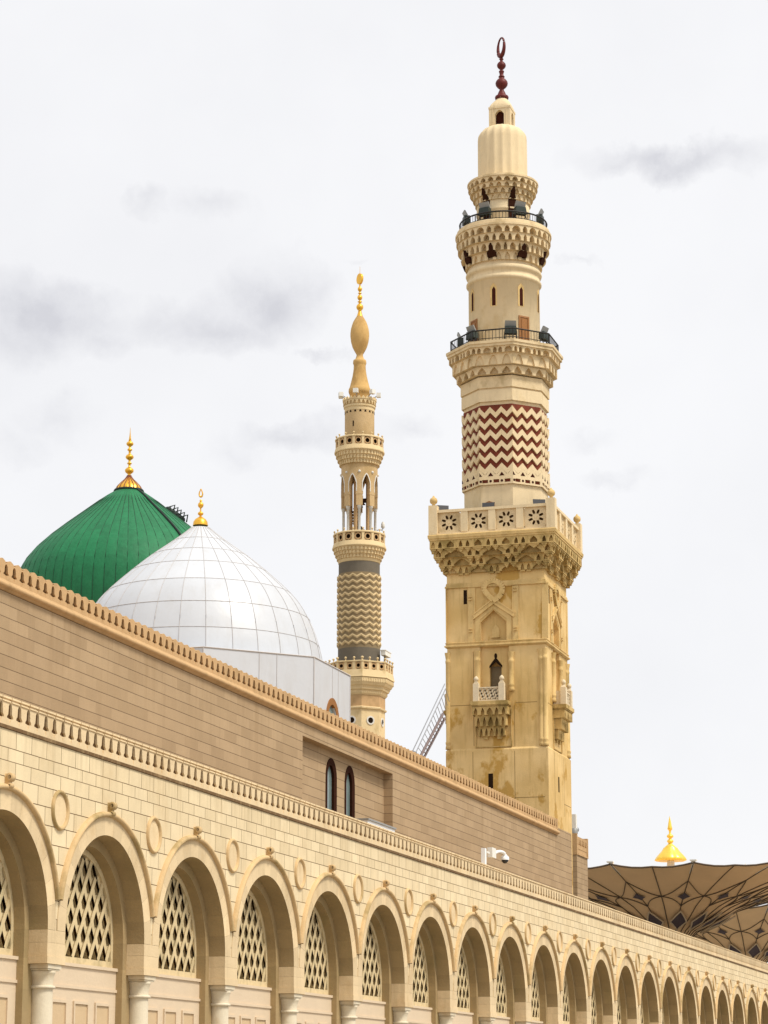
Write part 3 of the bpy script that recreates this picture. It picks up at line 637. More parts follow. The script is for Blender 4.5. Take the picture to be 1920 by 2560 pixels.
# body with niche panel per face
nt0,nt1=FD(543,600)[0],FD(757,600)[0]; ntc=(nt0+nt1)/2-.0; nhw=(nt1-nt0)/2
for k in range(4):
    Mk=MK(k); ztop_=zMu0+.9; NT=1.15
    dl,dr=FD(612,980)[0],FD(712,980)[0]; dc=(dl+dr)/2
    # upper zone with pointed niche
    body.face([Mk(-HW,zB0,0),Mk(ntc-NT,zB0,0),Mk(ntc-NT,ztop_,0),Mk(-HW,ztop_,0)]); body.face([Mk(ntc+NT,zB0,0),Mk(HW,zB0,0),Mk(HW,ztop_,0),Mk(ntc+NT,ztop_,0)])
    body.niche(Mk,ntc-NT,ntc+NT,zB0,ztop_,nhw,fz(650,518),fz(650,418),.28,q=1.0,n=8)
    # lower zone, recessed centre bay with a doorway
    cw0,cw1=FD(540,900)[0],FD(780,900)[0]; zb0=fz(650,1215)
    body.face([Mk(-HW,zStep,0),Mk(cw0,zStep,0),Mk(cw0,zB0,0),Mk(-HW,zB0,0)]); body.face([Mk(cw1,zStep,0),Mk(HW,zStep,0),Mk(HW,zB0,0),Mk(cw1,zB0,0)])
    body.face([Mk(cw0,zStep,0),Mk(cw1,zStep,0),Mk(cw1,zb0,0),Mk(cw0,zb0,0)])
    for t in (cw0,cw1): body.face([Mk(t,zb0,0),Mk(t,zB0,0),Mk(t,zB0,-.2),Mk(t,zb0,-.2)])
    body.face([Mk(cw0,zb0,0),Mk(cw1,zb0,0),Mk(cw1,zb0,-.2),Mk(cw0,zb0,-.2)])
    wd_=(dr-dl)/2
    body.niche(Mk,dc-(cw1-cw0)/2+ (cw0+cw1)/2-dc,dc+(cw1-cw0)/2+(cw0+cw1)/2-dc,zb0,zB0,wd_,fz(660,880),fz(660,845),.45,off=-.2,q=1.3,n=8)
    body.face([Mk(cw0,zB0,0),Mk(cw1,zB0,0),Mk(cw1,zB0,-.25),Mk(cw0,zB0,-.25)])
body.face([(AX-HW,AY-HW,zMu0+.9),(AX+HW,AY-HW,zMu0+.9),(AX+HW,AY+HW,zMu0+.9),(AX-HW,AY+HW,zMu0+.9)])
body.build('tower_body',M['tower'],bm)
def rot_inst(name,mat,fn,ks=(0,1,2,3),lab=None,mb=None):
    m=MB()
    for k in ks: m.cut(); fn(m,MK(k))
    return m.build(name,mat,bm,lab)
# string courses
def band(m,prof,h=HW):
    n=4
    rows=[[(AX+(h+d)*sx,AY+(h+d)*sy,z) for sx,sy in ((-1,-1),(1,-1),(1,1),(-1,1))] for d,z in prof]
    m.grid(rows,True,sm=False)
m=MB(); z0,z1=zA0,zA1; band(m,[(0,z0),(.10,z0+.02),(.10,z0+.12),(.05,z0+.14),(.05,z1-.06),(.02,z1),(0,z1)]); m.build('upper_string_course',M['tower_trim'],bm)
m=MB(); z0,z1=zB0,zB1
band(m,[(0,z0-.02),(.05,z0),(.14,z0+.07),(.14,z0+.13),(.07,z0+.16),(.07,z0+.24),(.10,z0+.26),(.10,z1),(0,z1+.03)]); m.build('lower_string_course',M['tower_trim'],bm)
# strapwork relief
def strap(m,Mk):
    def bar(p0,p1,w_,d=.06,tn=.6,d0=.0):
        a,b_=FD(*p0),FD(*p1); dx,dz_=b_[0]-a[0],b_[1]-a[1]; L=math.hypot(dx,dz_); nx,nz=-dz_/L*w_/2,dx/L*w_/2
        m.prism([(a[0]-nx,a[1]-nz),(a[0]+nx,a[1]+nz),(b_[0]+nx,b_[1]+nz),(b_[0]-nx,b_[1]-nz)],Mk,d0,d,tn)
    for x in (460,838): bar((x,215 if x>600 else 232),(x,690),.32,.05)
    bar((1082,190),(1082,655),.36,.03)
    bar((495,222),(803,208),.12,.075); bar((490,232),(490,470),.09,.07); bar((812,215),(812,450),.06,.068)
    for w_,d,o in ((.30,.09,0),(.07,.125,-20),(.07,.125,17)):
        bar((484,478+o),(652+(0 if o<=0 else 2),345+o),w_,d,.7); bar((650,344+o),(825,458+o),w_,d-.003,.7)
    # frame legs beside niche
    bar((518,480),(518,690),.28,.03); bar((780,470),(780,680),.28,.03); bar((518,492),(650,385),.26,.028); bar((650,385),(782,482),.26,.032)
    # knot loop
    cx_,cy_=650,245; pts=[]
    for i in range(15): 
        a=R(150)+R(-300)*i/14; pts.append((cx_+68*math.cos(a),cy_-62*math.sin(a)))
    pts=[(575,262)]+[(cx_-78*math.cos(R(x)),cy_-68*math.sin(R(x))) for x in range(0,181,15)]+[(718,285),(690,320),(650,345)]
    pts=[(652,338),(610,300),(580,262)]+pts[1:]
    for a,b_ in zip(pts,pts[1:]): bar(a,b_,.30,.15+.004*(pts.index(a)%2),.75)
    for x,y in ((457,330),(460,600),(830,255),(835,585)):
        t,z=FD(x,y); m.boxM(Mk,t-.1,t+.1,z-.06,z+.0,.05,.15,.3); m.boxM(Mk,t-.1,t+.1,z+.1,z+.14,.05,.13,.3)
    t,z=FD(660,590); m.prism([(t-.22,z-.3),(t+.22,z-.3),(t+.22,z+.1),(t,z+.4),(t-.22,z+.1)],Mk,-.279,-.22,.5); m.boxM(Mk,t-.25,t+.25,z-.38,z-.31,-.279,-.17,.3)
rot_inst('strapwork_relief',M['tower_trim'],strap)
def slit(m,Mk):
    for (x0,x1,y0,y1) in ((398,428,236,370),):
        a,b_=FD(x0,y0),FD(x1,y1); m.boxM(Mk,a[0],b_[0],b_[1],a[1]-.12,-.3,.004)
    m.cut(); a,b_=FD(610,1792),FD(650,1920); m.boxM(Mk,a[0],b_[0],b_[1],a[1],-.3,.096)
    m.cut(); t,z=FD(661,800); rows=[(t+.09*math.cos(2*PI*i/12),z+.17*math.sin(2*PI*i/12)) for i in range(12)]; m.prism(rows,Mk,-.21,-.196); m.prism([(t-.035,z-.14),(t+.035,z-.14),(t+.05,z-.32),(t-.05,z-.32)],Mk,-.21,-.194)
    x0=FD(612,860)[0]; x1=FD(712,860)[0]; zt_=fz(660,882); z_=fz(660,846); m.prism([(x0-.03,zt_-.12),(x0-.03,zt_),(t-.2,z_),(t-.04,z_+.2),(t+.04,z_+.2),(t+.2,z_),(x1+.03,zt_),(x1+.03,zt_-.12),(t,z_-.05)],Mk,-.21,-.192)
rot_inst('slit_window',M['dark'],slit)
def dway_shade(m,Mk):
    x0,x1=FD(612,900)[0],FD(712,900)[0]; m.boxM(Mk,x0+.002,x1-.002,fz(660,1215),fz(660,882),-.64,-.52)
rot_inst('doorway_recess_shade',stone('grey_brown_recess_shade',(.20,.15,.085),.2,2),dway_shade)  # added dark panel paints the recess shade inside the doorway
def joints(m,Mk):
    def ln(x0,y0,x1,y1,d=.004):
        a,b_=FD(x0,y0),FD(x1,y1)
        if abs(a[0]-b_[0])>abs(a[1]-b_[1]): m.boxM(Mk,a[0],b_[0],b_[1]-.018,b_[1]+.018,d-.01,d)
        else: m.boxM(Mk,a[0]-.015,a[0]+.015,b_[1],a[1],d-.01,d)
    ln(288,1222,480,1215); ln(835,1195,1015,1187)
    ln(480,1610,480,2100,.094); ln(830,1600,830,2100,.094); ln(830,2003,1085,1985,.094); ln(480,770,480,1560); ln(825,1215,825,1560)
rot_inst('joint_line',plain('dark_joint',(.26,.16,.05),.9),joints)
def shafts(m,Mk):
    def colm_(x,y0,y1,r_,d):
        a=FD(x,y0); b_=FD(x,y1); t=a[0]; rows=[]
        zt_,zb_=a[1],b_[1]
        m.cut(); pf=[(r_*.9,zb_),(r_*1.25,zb_+.02),(r_*1.15,zb_+.18),(r_*.95,zb_+.24),(r_*1.2,zb_+.32),(r_*1.2,zb_+.42),(r_,zb_+.45),(r_,zt_-.62),(r_*1.12,zt_-.58),(r_*1.15,zt_-.45),(r_*.95,zt_-.42),(r_*1.05,zt_-.3),(r_*1.35,zt_-.05),(r_*1.4,zt_)]
        m.grid([[Mk(t+rr*math.cos(2*PI*i/12),z,d+rr*math.sin(2*PI*i/12)) for i in range(12)] for rr,z in pf],True)
    colm_(1047,745,1555,.165,-.07); colm_(266,780,1590,.14,-.06); colm_(512,765,1180,.17,.0); colm_(797,770,1100,.15,.0)
rot_inst('engaged_column',M['tower_trim'],shafts)
# corbelled balcony on each face
def smallbalc(m,Mk):
    l,r_=FD(492,1215)[0],FD(790,1215)[0]; zt_=fz(640,1196); zb_=fz(640,1238); D=.75
    m.boxM(Mk,l-.05,r_+.05,zb_+.07,zt_,0,D+.05,.6); m.boxM(Mk,l,r_,zb_,zb_+.07,0,D,.4)
    # corbel tiers
    zz=[fz(640,y) for y in (1240,1310,1400,1480)]; ds=[D-.05,.48,.26,.10]; ins=[.02,.14,.28,.45]
    for i in range(3):
        n=[5,5,5][i]; L,Rr=l+ins[i],r_-ins[i]; cw=(Rr-L)/n
        for j in range(n):
            aw=cw*(.42 if j==n//2 else .26)
            m.niche(Mk,L+j*cw,L+(j+1)*cw,zz[i+1],zz[i],aw,zz[i+1]+(zz[i]-zz[i+1])*.35,zz[i+1]+(zz[i]-zz[i+1])*.85,.22,off=ds[i],q=1.5,tn=.3+.4*rt())
        for t in (L,Rr): m.face([Mk(t,zz[i+1],0),Mk(t,zz[i+1],ds[i]),Mk(t,zz[i],ds[i]),Mk(t,zz[i],0)])
        for j in range(n): m.boxM(Mk,L+j*cw+cw*.78,L+j*cw+cw*1.22 if j<n-1 else Rr,zz[i+1]-.001,zz[i+1]+.03,0,ds[i]-.003,.4)
    zf0,zf1=fz(640,1562),fz(640,1240); L,Rr=FD(500,1400)[0],FD(805,1400)[0]
    for a,b_,c_,d_ in ((L,Rr,zf0-.05,zf0),(L,L+.05,zf0,zf1-.1),(Rr-.05,Rr,zf0,zf1-.1)): m.boxM(Mk,a,b_,c_,d_,0,.07,.6)
    for j in (0,1): t=l+(.32+.38*j)*(r_-l); m.boxM(Mk,t-.12,t+.12,zz[3]-.16,zz[3]+.1,0,.12,.5)
rot_inst('balcony_corbel',M['muq'],smallbalc)
def balrail(m,Mk):
    l,r_=FD(508,1200)[0],FD(765,1195)[0]; zt_=fz(640,1196); zp=fz(640,1050); zr_=fz(640,1078); zr0=fz(640,1185)
    for t in (l+.14,r_-.16):
        for d in (.60,):
            m.boxM(Mk,t-.16,t+.16,zt_,zp,d-.16,d+.16,.6); m.prism([(t-.16,zp),(t+.16,zp),(t+.06,zp+.16),(t-.06,zp+.16)],Mk,d-.1,d+.1,.6)
            m.grid([[Mk(t+rr*math.cos(2*PI*i/12),z,d+rr*math.sin(2*PI*i/12)) for i in range(12)] for rr,z in [(.05,zp+.14),(.12,zp+.2),(.15,zp+.29),(.11,zp+.38),(.03,zp+.46)]],True)
    L,Rr=l+.3,r_-.32
    m.boxM(Mk,L,Rr,zr_-.06,zr_,.54,.68,.7); m.boxM(Mk,L,Rr,zt_,zr0,.53,.69,.7)
    n=4; cw=(Rr-L)/n; zm=(zr_+zr0)/2; hh=(zr_-.06-zr0)/2
    for j in range(n):
        for a,b_ in (((-.5,-1),(.5,1)),((-.5,1),(.5,-1)),((-.5,0),(0,1)),((0,-1),(.5,0))):
            t0,z0,t1,z1=L+(j+.5+a[0])*cw,zm+a[1]*hh,L+(j+.5+b_[0])*cw,zm+b_[1]*hh; dx,dz_=t1-t0,z1-z0; q=math.hypot(dx,dz_); nx,nz=-dz_/q*.04,dx/q*.04
            m.prism([(t0-nx,z0-nz),(t0+nx,z0+nz),(t1+nx,z1+nz),(t1-nx,z1-nz)],Mk,.58,.64,.6)
    for s_,t in ((-1,l+.14),(1,r_-.16)): m.boxM(Mk,t-.05,t+.05,zt_,zr_,.02,.43,.6)
rot_inst('small_balcony_rail',M['rail_stone'],balrail)
# muqarnas cornice
OV=.87; zRim0=zat(1319.7+13,AX-HW-OV,AY-HW-OV); zRim1=zat(1319.7,AX-HW-OV,AY-HW-OV)
zc_=[zMu0,zMu0+(zRim0-zMu0)*.22,zMu0+(zRim0-zMu0)*.47,zMu0+(zRim0-zMu0)*.74,zRim0]
offs=[.19,.38,.62,.80]
def cornice(m,Mk):
    for i in range(4):
        o_=offs[i]; W=HW+o_; z0,z1=zc_[i],zc_[i+1]; H=z1-z0
        pattern=[0.5,.5,1,.5,.5,1,.5,.5,1,.5,.5,1,.5,.5] if i==3 else ([.7,1.6,.55,.55,1.6,.55,.55,1.6,.7] if i==2 else ([.6,.6,1.5,.6,.6,1.5,.6,.6,1.5,.6,.6] if i==1 else [1.2,.5,.5,1.5,.5,.5,1.5,.5,.5,1.2]))
        tot=sum(pattern); t=-W; prev=offs[i-1] if i else 0
        for w_ in pattern:
            cw=w_/tot*2*W; big=w_>=1
            if big and i<3:
                # large hollow: scooped cell reaching back to the lower tier
                m.niche(Mk,t,t+cw,z0,z1,cw*.44,z0+H*.25,z1-.05,o_-prev+.10,off=o_,q=1.3,tn=.15+.35*rt())
            else:
                m.niche(Mk,t,t+cw,z0,z1,cw*.27,z0+H*.45,z0+H*.9,.30 if i else .17,off=o_,q=1.2,zb=z0+(H*.12 if i else 0),tn=.4+.4*rt())
                m.boxM(Mk,t+cw*.12,t+cw*.88,z0-.09,z0-.002,prev-.02,o_-.04,.5)
                if i: m.prism([(t+cw*.2,z0-.091),(t+cw*.8,z0-.091),(t+cw*.5,z0-.26)],Mk,prev-.02,prev+(o_-prev)*.6,.4)
            t+=cw
        m.face([Mk(-W,z0,o_),Mk(W,z0,o_),Mk(W-(o_-prev)-.1,z0,prev-.1),Mk(-W+(o_-prev)+.1,z0,prev-.1)],.3)
rot_inst('muqarnas_cornice',M['muq'],cornice)
m=MB(); z=zRim0; H=zRim1-zRim0; band(m,[(.80,z),(.84,z+.01),(.84,z+H*.35),(.88,z+H*.4),(.90,z+H),(.86,z+H+.05),(-.3,z+H+.06)]); m.build('cornice_rim',M['tower_trim'],bm)
# square balcony balustrade
BO=.70; zF=zRim1+.06; zRt=zat(980+.2773*(990)+2,AX-HW-BO,AY-HW-BO); zPo=zat(980+.2773*955,AX-HW-BO,AY-HW-BO)
bh=HW+BO
def balus(m,Mk):
    n=4; pw=.42; L=-bh+.3; Rr=bh-.3; cw=(Rr-L)/n; d1=BO; d0=BO-.14
    m.boxM(Mk,L,Rr,zRt-.16,zRt,d0-.03,d1+.04,.6); m.boxM(Mk,L,Rr,zF,zF+.12,d0,d1,.6)
    for j in range(n):
        a,b_=L+j*cw,L+(j+1)*cw
        if j: m.boxM(Mk,a-pw/2,a+pw/2,zF+.12,zRt-.16,d0-.02,d1+.02,.3+.6*rt())
        x0=a+(pw/2 if j else 0); x1=b_-(pw/2 if j<n-1 else 0); z0,z1=zF+.12,zRt-.16; cx_,cz_=(x0+x1)/2,(z0+z1)/2; r1=min(x1-x0,z1-z0)*.5
        pass
rot_inst('balustrade',M['tower_top'],balus)
def rosette(m,Mk):
    n=4; pw=.42; L=-bh+.3; Rr=bh-.3; cw=(Rr-L)/n; d1=BO-.06; d0=BO-.16
    for j in range(n):
        m.cut(); a,b_=L+j*cw,L+(j+1)*cw; x0=a+(pw/2 if j else 0); x1=b_-(pw/2 if j<n-1 else 0); z0,z1=zF+.12,zRt-.16; cx_,cz_=(x0+x1)/2,(z0+z1)/2; r1=min(x1-x0,z1-z0)*.5
        # pierced rosette panel: ring segments between 8 openings
        NS=8
        for q in range(NS):
            a0=2*PI*q/NS; 
            def pt(r_,a): return (cx_+r_*math.cos(a),cz_+r_*math.sin(a))
            sp=[pt(r1*.34,a0-.10),pt(r1*.34,a0+.10),pt(r1*.60,a0+.17),pt(r1*.80,a0+.30),pt(r1*.80,a0-.30),pt(r1*.60,a0-.17)]
            m.prism(sp,Mk,d0+.02,d1-.04,.5)
        m.prism([pt(r1*.36,2*PI*q/16) for q in range(16)],Mk,d0+.015,d1-.03,.6)
        m.prism([pt(r1*.1,2*PI*q/8) for q in range(8)],Mk,d1-.03,d1+.0,.7)
        # outer plate with circular hole
        cor=[]; 
        for q in range(32):
            a0,a1=2*PI*q/32,2*PI*(q+1)/32
            def ed(a):
                ca,sa=math.cos(a),math.sin(a); k_=min((x1-x0)/2/max(abs(ca),1e-6),(z1-z0)/2/max(abs(sa),1e-6)); return (cx_+k_*ca,cz_+k_*sa)
            m.prism([pt(r1*.78,a0),pt(r1*.78,a1),ed(a1),ed(a0)],Mk,d0+.02,d1-.04,.5)
        for sx in (-1,1): m.prism([(cx_+sx*r1*.95,z0),(cx_+sx*r1*.35,z0),(cx_+sx*r1*.6,z0+.13),(cx_+sx*r1*.95,z0+.13)],Mk,d1-.04,d1,.4)
rot_inst('rosette_panel',M['muq_top'],rosette)
def hole_shade(m,Mk): m.boxM(Mk,-bh+.32,bh-.32,zF+.02,zRt-.2,BO-.30,BO-.24)  # added dark plate, painted shade seen through the rosette holes
rot_inst('panel_hole_shade',M['gap_shade'],hole_shade)
m=MB()
for sx in (-1,1):
    for sy in (-1,1):
        x,y=AX+sx*(bh-.10),AY+sy*(bh-.10); m.cut(); m.box(x-.25,x+.25,y-.25,y+.25,zF,zPo,.65)
m.build('corner_post',M['tower_top'],bm)
m=MB()
for sx in (-1,1):
    for sy in (-1,1):
        x,y=AX+sx*(bh-.10),AY+sy*(bh-.10); m.cut(); m.lathe([(.16,zPo),(.10,zPo+.05),(.09,zPo+.1),(.2,zPo+.2),(.23,zPo+.32),(.19,zPo+.44),(.08,zPo+.53),(.03,zPo+.62)],x,y,16)
m.build('post_ball',M['tower_trim'],bm)
# ---- octagonal stage
def MO(k,h):      # face k of the octagon with apothem h
    a=PI+k*PI/4; nx,ny=math.cos(a),math.sin(a); tx,ty=-ny,nx
    return lambda t,z,d:(AX+nx*(h+d)+tx*t,AY+ny*(h+d)+ty*t,z)
zz0=zT(1325); RC=396*.2773*mpp(AX,AY,44)          # circumradius of the zigzag stage
hC=RC*math.cos(PI/8); sd=2*RC*math.sin(PI/8); hB=hC-.10
zCh1=zT(1036); zCh0=zT(980+.2773*915); zPl=zT(1000)
def oct_prism(m,prof,n=8): m.lathe([(h/math.cos(PI/8),z) for h,z in prof],AX,AY,8,R(22.5),False,True)
m=MB(); oct_prism(m,[(hB-.02,zF-.3),(hB-.02,zCh0),(hB-.03,zPl+.2)]); m.build('octagon_core',M['tower_top'],bm)
m=MB(); oct_prism(m,[(hC-.10,zCh0+.02),(hC-.10,zCh1-.02)]); m.build('red_band_core',M['brick'],bm)
zig=MB()
nrow=6; Hrow=(zCh1-zCh0)*.845/ (nrow); base=zCh0+(zCh1-zCh0)*.12
s2=2*hC*math.tan(PI/8)
per=s2/3; amp=Hrow*.52; th=Hrow*.50
for k in range(8):
    Mo=MO(k,hC)
    for r_ in range(nrow):
        zb_=base+r_*Hrow
        for q in range(6):
            t0=-s2/2+q*per/2; t1=t0+per/2; a,b_=(zb_+amp,zb_) if q%2==0 else (zb_,zb_+amp)
            if r_==nrow-1:
                pass
            zig.prism([(t0,a),(t1,b_),(t1,b_+th),(t0,a+th)],Mo,-.098,0,.55)
    # bottom lace band
    zl=zCh0; zu=base
    zig.boxM(Mo,-s2/2,s2/2,zl,zl+.10,-.09,.0,.6); zig.boxM(Mo,-s2/2,s2/2,zl+.30,zl+.44,-.09,.0,.6)
    for q in range(3):
        c_=-s2/2+(q+.5)*per
        zig.boxM(Mo,c_-per*.5,c_-per*.26,zl+.10,zl+.30,-.09,0,.5); zig.boxM(Mo,c_+per*.26,c_+per*.5,zl+.10,zl+.30,-.09,0,.5)
        # triangles with small hollow
        zig.prism([(c_-per/2,zl+.44),(c_+per/2,zl+.44),(c_+per/2,zu+amp+.02),(c_+per*.08,zu+.02),(c_-per*.08,zu+.02),(c_-per/2,zu+amp+.02)],Mo,-.09,-.003,.55)
    # top triangles / plain collar
    zt_=base+nrow*Hrow
    zig.boxM(Mo,-s2/2,s2/2,zt_+amp+.0,zPl-.0,-.11,.0,.6)
zig.build('zigzag_relief',M['tower_top'],bm)
m=MB()
for k in range(8):
    Mo=MO(k,hC)
    for q in range(3):
        c_=-s2/2+(q)*per
        m.prism([(c_-.16 if q else c_,zCh0+.50),(c_+.16,zCh0+.50),(c_,zCh0+.72)],Mo,-.02,.006)
        m.prism([(c_+.08*math.cos(2*PI*i/8)+ (0 if q else .08),zCh0+.20+.08*math.sin(2*PI*i/8)) for i in range(8)],Mo,-.02,.006)
m.build('pierced_triangle',M['darkred'],bm)
zO0=zT(1800*.2532+540); zO1=zT(541+.2532*1700)
m=MB(); hp=rT(105,50)/.988*math.cos(PI/8); oct_prism(m,[(hp,zPl-.3),(hp,zO0)]); m.build('octagon_shaft',M['tower_top'],bm)
# octagonal muqarnas balcony
hb=rT(145,zT(898))/.988*math.cos(PI/8)
zR=[zO0,zT(540+.2532*1690),zT(540+.2532*1600),zT(540+.2532*1530),zT(540+.2532*1462),zT(540+.2532*1430),zT(540+.2532*1396)]
m=MB()
hs=[hp+.05,hp+.07,hp+.36,hp+.50,hb-.12,hb-.02]
# collar, lower fan, smooth cove, arch ring, rim
oct_prism(m,[(hp,zR[0]-.02),(hp+.10,zR[0]),(hp+.10,zR[1]),(hp+.0,zR[1]+.02)])
for k in range(8):
    def tier(h,z0,z1,n,dep,big,q=1.4,tnb=.5,zs=.3):
        Mo=MO(k,h); s_=2*h*math.tan(PI/8); pat=big*n; tot=sum(pat); t=-s_/2
        for w_ in pat:
            cw=w_/tot*s_; m.niche(Mo,t,t+cw,z0,z1,cw*.34,z0+(z1-z0)*zs,z1-(z1-z0)*.12,dep,q=q,tn=tnb-.2+.4*rt()); t+=cw
        m.face([Mo(-s_/2,z0,0),Mo(s_/2,z0,0),Mo(s_/2-.2,z0,-.45),Mo(-s_/2+.2,z0,-.45)],.3)
    tier(hp+.32,zR[1]+.08,zR[2],3,.26,[1],1.3,.55,.25)
    tier(hp+.55,zR[2]+.02,zR[3]+.25,3,.10,[1],2.4,.6,.1)
    tier(hb-.13,zR[3]+.25,zR[5],2,.26,[.5,.5,1.0],2.4,.7,.5)
zf_=zR[5]; oct_prism(m,[(hb-.14,zf_),(hb-.03,zf_+.01),(hb-.03,zf_+.16),(hb+.03,zf_+.18),(hb+.03,zf_+.34),(hb-.3,zf_+.40),(1.0,zf_+.42)])
m.build('octagon_balcony',M['muq_top'],bm)
zFl1=zf_+.42
# railing
def oct_pts(h,z): return [(AX+h/math.cos(PI/8)*math.cos(R(22.5)+i*PI/4),AY+h/math.cos(PI/8)*math.sin(R(22.5)+i*PI/4),z) for i in range(8)]
hr=rT(134,zFl1)/.988*math.cos(PI/8); zRl=zT(540+.2532*1262)
m=MB(); m.tube(oct_pts(hr,zRl),.045,6,closed=True); m.tube(oct_pts(hr,zFl1+.12),.025,5,closed=True)
P_=oct_pts(hr,0)
for i in range(8):
    a,b_=P_[i],P_[(i+1)%8]
    for j in range(12):
        x=a[0]+(b_[0]-a[0])*j/12; y=a[1]+(b_[1]-a[1])*j/12; m.tube([(x,y,zFl1-.1),(x,y,zRl)],.035 if j==0 else .016,4)
    m.tube([(a[0],a[1],zFl1+.1),(AX+(a[0]-AX)*.88,AY+(a[1]-AY)*.88,zFl1+.02)],.03,4)
m.build('octagon_railing',M['iron'],bm)
# ---- round stage
rS=rT(89,zT(840)); zS1=zT(540+.2532*720)
m=MB(); m.lathe([(rS,zFl1-.1),(rS,zS1),(rS+.06,zS1+.02),(rS+.13,zS1+.10),(rS+.13,zS1+.2),(rS+.05,zS1+.30),(rS+.02,zS1+.34),(rS+.02,zT(540+.2532*632)),(rS+.12,zT(540+.2532*624)),(rS+.16,zT(540+.2532*605)),(rS+.12,zT(540+.2532*585)),(rS+.04,zT(540+.2532*575)),(rS+.04,zT(540+.2532*480))],AX,AY,64)
m.build('round_shaft',M['tower_top'],bm)
# direction helper: angle around axis measured from the direction that faces the camera
VA=math.atan2(-AY,-AX)
def MC(r_,a): # cylinder mapping: t metres along arc
    return lambda t,z,d:(AX+(r_+d)*math.cos(a+t/r_),AY+(r_+d)*math.sin(a+t/r_),z)
WA=[R(-17)+VA+i*R(45) for i in range(8)]
sx_,sy_=AX+rS*math.cos(VA+.2),AY+rS*math.sin(VA+.2)
zw0,zw1=zat(540+.2532*882,sx_,sy_),zat(540+.2532*655,sx_,sy_)
m=MB(); m2=MB()
for a in WA:
    m.cut(); m2.cut(); Mc=MC(rS,a); H=zw1-zw0
    out=[(-.19,zw0),(.19,zw0),(.19,zw1-.25),(0,zw1),(-.19,zw1-.25)]; inn=[(-.09,zw0+.02),(.13,zw0+.02),(.13,zw1-.4),(.03,zw1-.22),(-.09,zw1-.4)]
    n=5
    for i in range(5): j=(i+1)%5; m.face([Mc(*out[i],.03),Mc(*out[j],.03),Mc(*inn[j],.012),Mc(*inn[i],.012)]); m.face([Mc(*out[i],.03),Mc(*out[j],.03),Mc(*out[j],-.02),Mc(*out[i],-.02)])
    m2.face([Mc(*p_,.013) for p_ in inn])
wf_=m.build('slit_surround',M['tower_trim'],bm); m2.build('lancet_window',M['darkred'],bm)
DA=[VA+R(a) for a in (33,-58,123,-148)]
m=MB(); m2=MB()
zdt=zat(540+.2532*975,sx_,sy_)
for a in DA:
    m.cut(); m2.cut(); Mc=MC(rS,a); z1=zdt; z0=zFl1
    for p_ in ([(-.36,z0),(-.26,z0),(-.26,z1-.1),(-.36,z1)],[(.26,z0),(.36,z0),(.36,z1),(.26,z1-.1)],[(-.36,z1),(-.26,z1-.1),(.26,z1-.1),(.36,z1)]): m.prism(p_,Mc,-.02,.05)
    m2.prism([(-.26,z0),(.26,z0),(.26,z1-.1),(-.26,z1-.1)],Mc,-.02,.02); m2.prism([(-.17,z0+.1),(.17,z0+.1),(.17,z1-.22),(-.17,z1-.22)],Mc,-.02,.035,.8)
m.build('door_frame',M['wood'],bm); m2.build('door',M['wood'],bm)
# round muqarnas + balcony 2
rB=rT(121,zT(600)); y2=lambda y:zT(540+.2532*y)
zq=[y2(545),y2(465),y2(380),y2(305),y2(235)]; rq=[rS+.18,rS+.42,rS+.62,rB-.08]
m=MB(); m2=MB()
def ring(mb,r_,z0,z1,pat,rep,dep,q=1.8,prev=None,zs=.25,tb=.5,a00=0,fr=.36):
    tot=sum(pat)*rep; a=a00
    for _ in range(rep):
        for w_ in pat:
            da=2*PI*w_/tot; Mc=MC(r_,a+da/2); cw=da*r_; mb.niche(Mc,-cw/2,cw/2,z0,z1,cw*fr,z0+(z1-z0)*zs,z1-(z1-z0)*.12,dep,q=q,tn=tb-.2+.4*rt(),n=6); a+=da
    pr_=prev if prev else r_-.3
    mb.lathe([(pr_,z0),(r_,z0)],AX,AY,48,cap=False,sm=False,tn=.25)
a0_=WA[0]+R(22.5)*0-R(11.25)
ring(m,rq[0],zq[0],zq[1],[1],28,.17,1.6,rS-.05,.35,fr=.30)
ring(m,rq[1],zq[1],zq[2],[1,.6],18,.38,1.8,rq[0]-.1,.4,fr=.31)
ring(m,rq[2],zq[2],zq[3],[1,.6],18,.38,1.8,rq[1]-.1,.4,fr=.31,a00=.1)
ring(m,rq[3],zq[3],zq[4],[1,.6],16,.40,2.4,rq[2]-.1,.40,.7,fr=.36)
zf2=zq[4]; m.lathe([(rB-.1,zf2),(rB-.02,zf2+.01),(rB-.02,zf2+.14),(rB-.1,zf2+.16),(rB-.12,zf2+.36),(rB-.17,zf2+.40),(.8,zf2+.42)],AX,AY,64,sm=False,tn=.7)
m.build('round_balcony',M['muq_top'],bm); zFl2=zf2+.42
zo0,zo1=zT(540+.2532*440),zT(540+.2532*340)
m=MB()
for a in WA:
    z0=zat(540+.2532*384,AX+(rS+.5)*math.cos(VA),AY+(rS+.5)*math.sin(VA)); Mc=lambda t,z,d,a=a,z0=z0:(AX+(rS+.22+.40*(z-z0)+d)*math.cos(a+t/rS),AY+(rS+.22+.40*(z-z0)+d)*math.sin(a+t/rS),z)
    m.cut(); m.prism([(-.25,z0+.03),(.25,z0+.03),(.24,z0+.28),(.11,z0+.42),(.10,z0+.62),(0,z0+.80),(-.10,z0+.62),(-.11,z0+.42),(-.24,z0+.28)],Mc,-.5,.05)
m.build('cusped_opening',M['openbrown'],bm)
rr_=rT(108.5,zFl2+.8); zR2=zT(80+.2441*1985)
m=MB(); cr=lambda r_,z,n=64:[(AX+r_*math.cos(2*PI*k/n),AY+r_*math.sin(2*PI*k/n),z) for k in range(n)]
m.tube(cr(rr_,zR2),.05,6,closed=True); m.tube(cr(rr_,zFl2+.06),.025,4,closed=True)
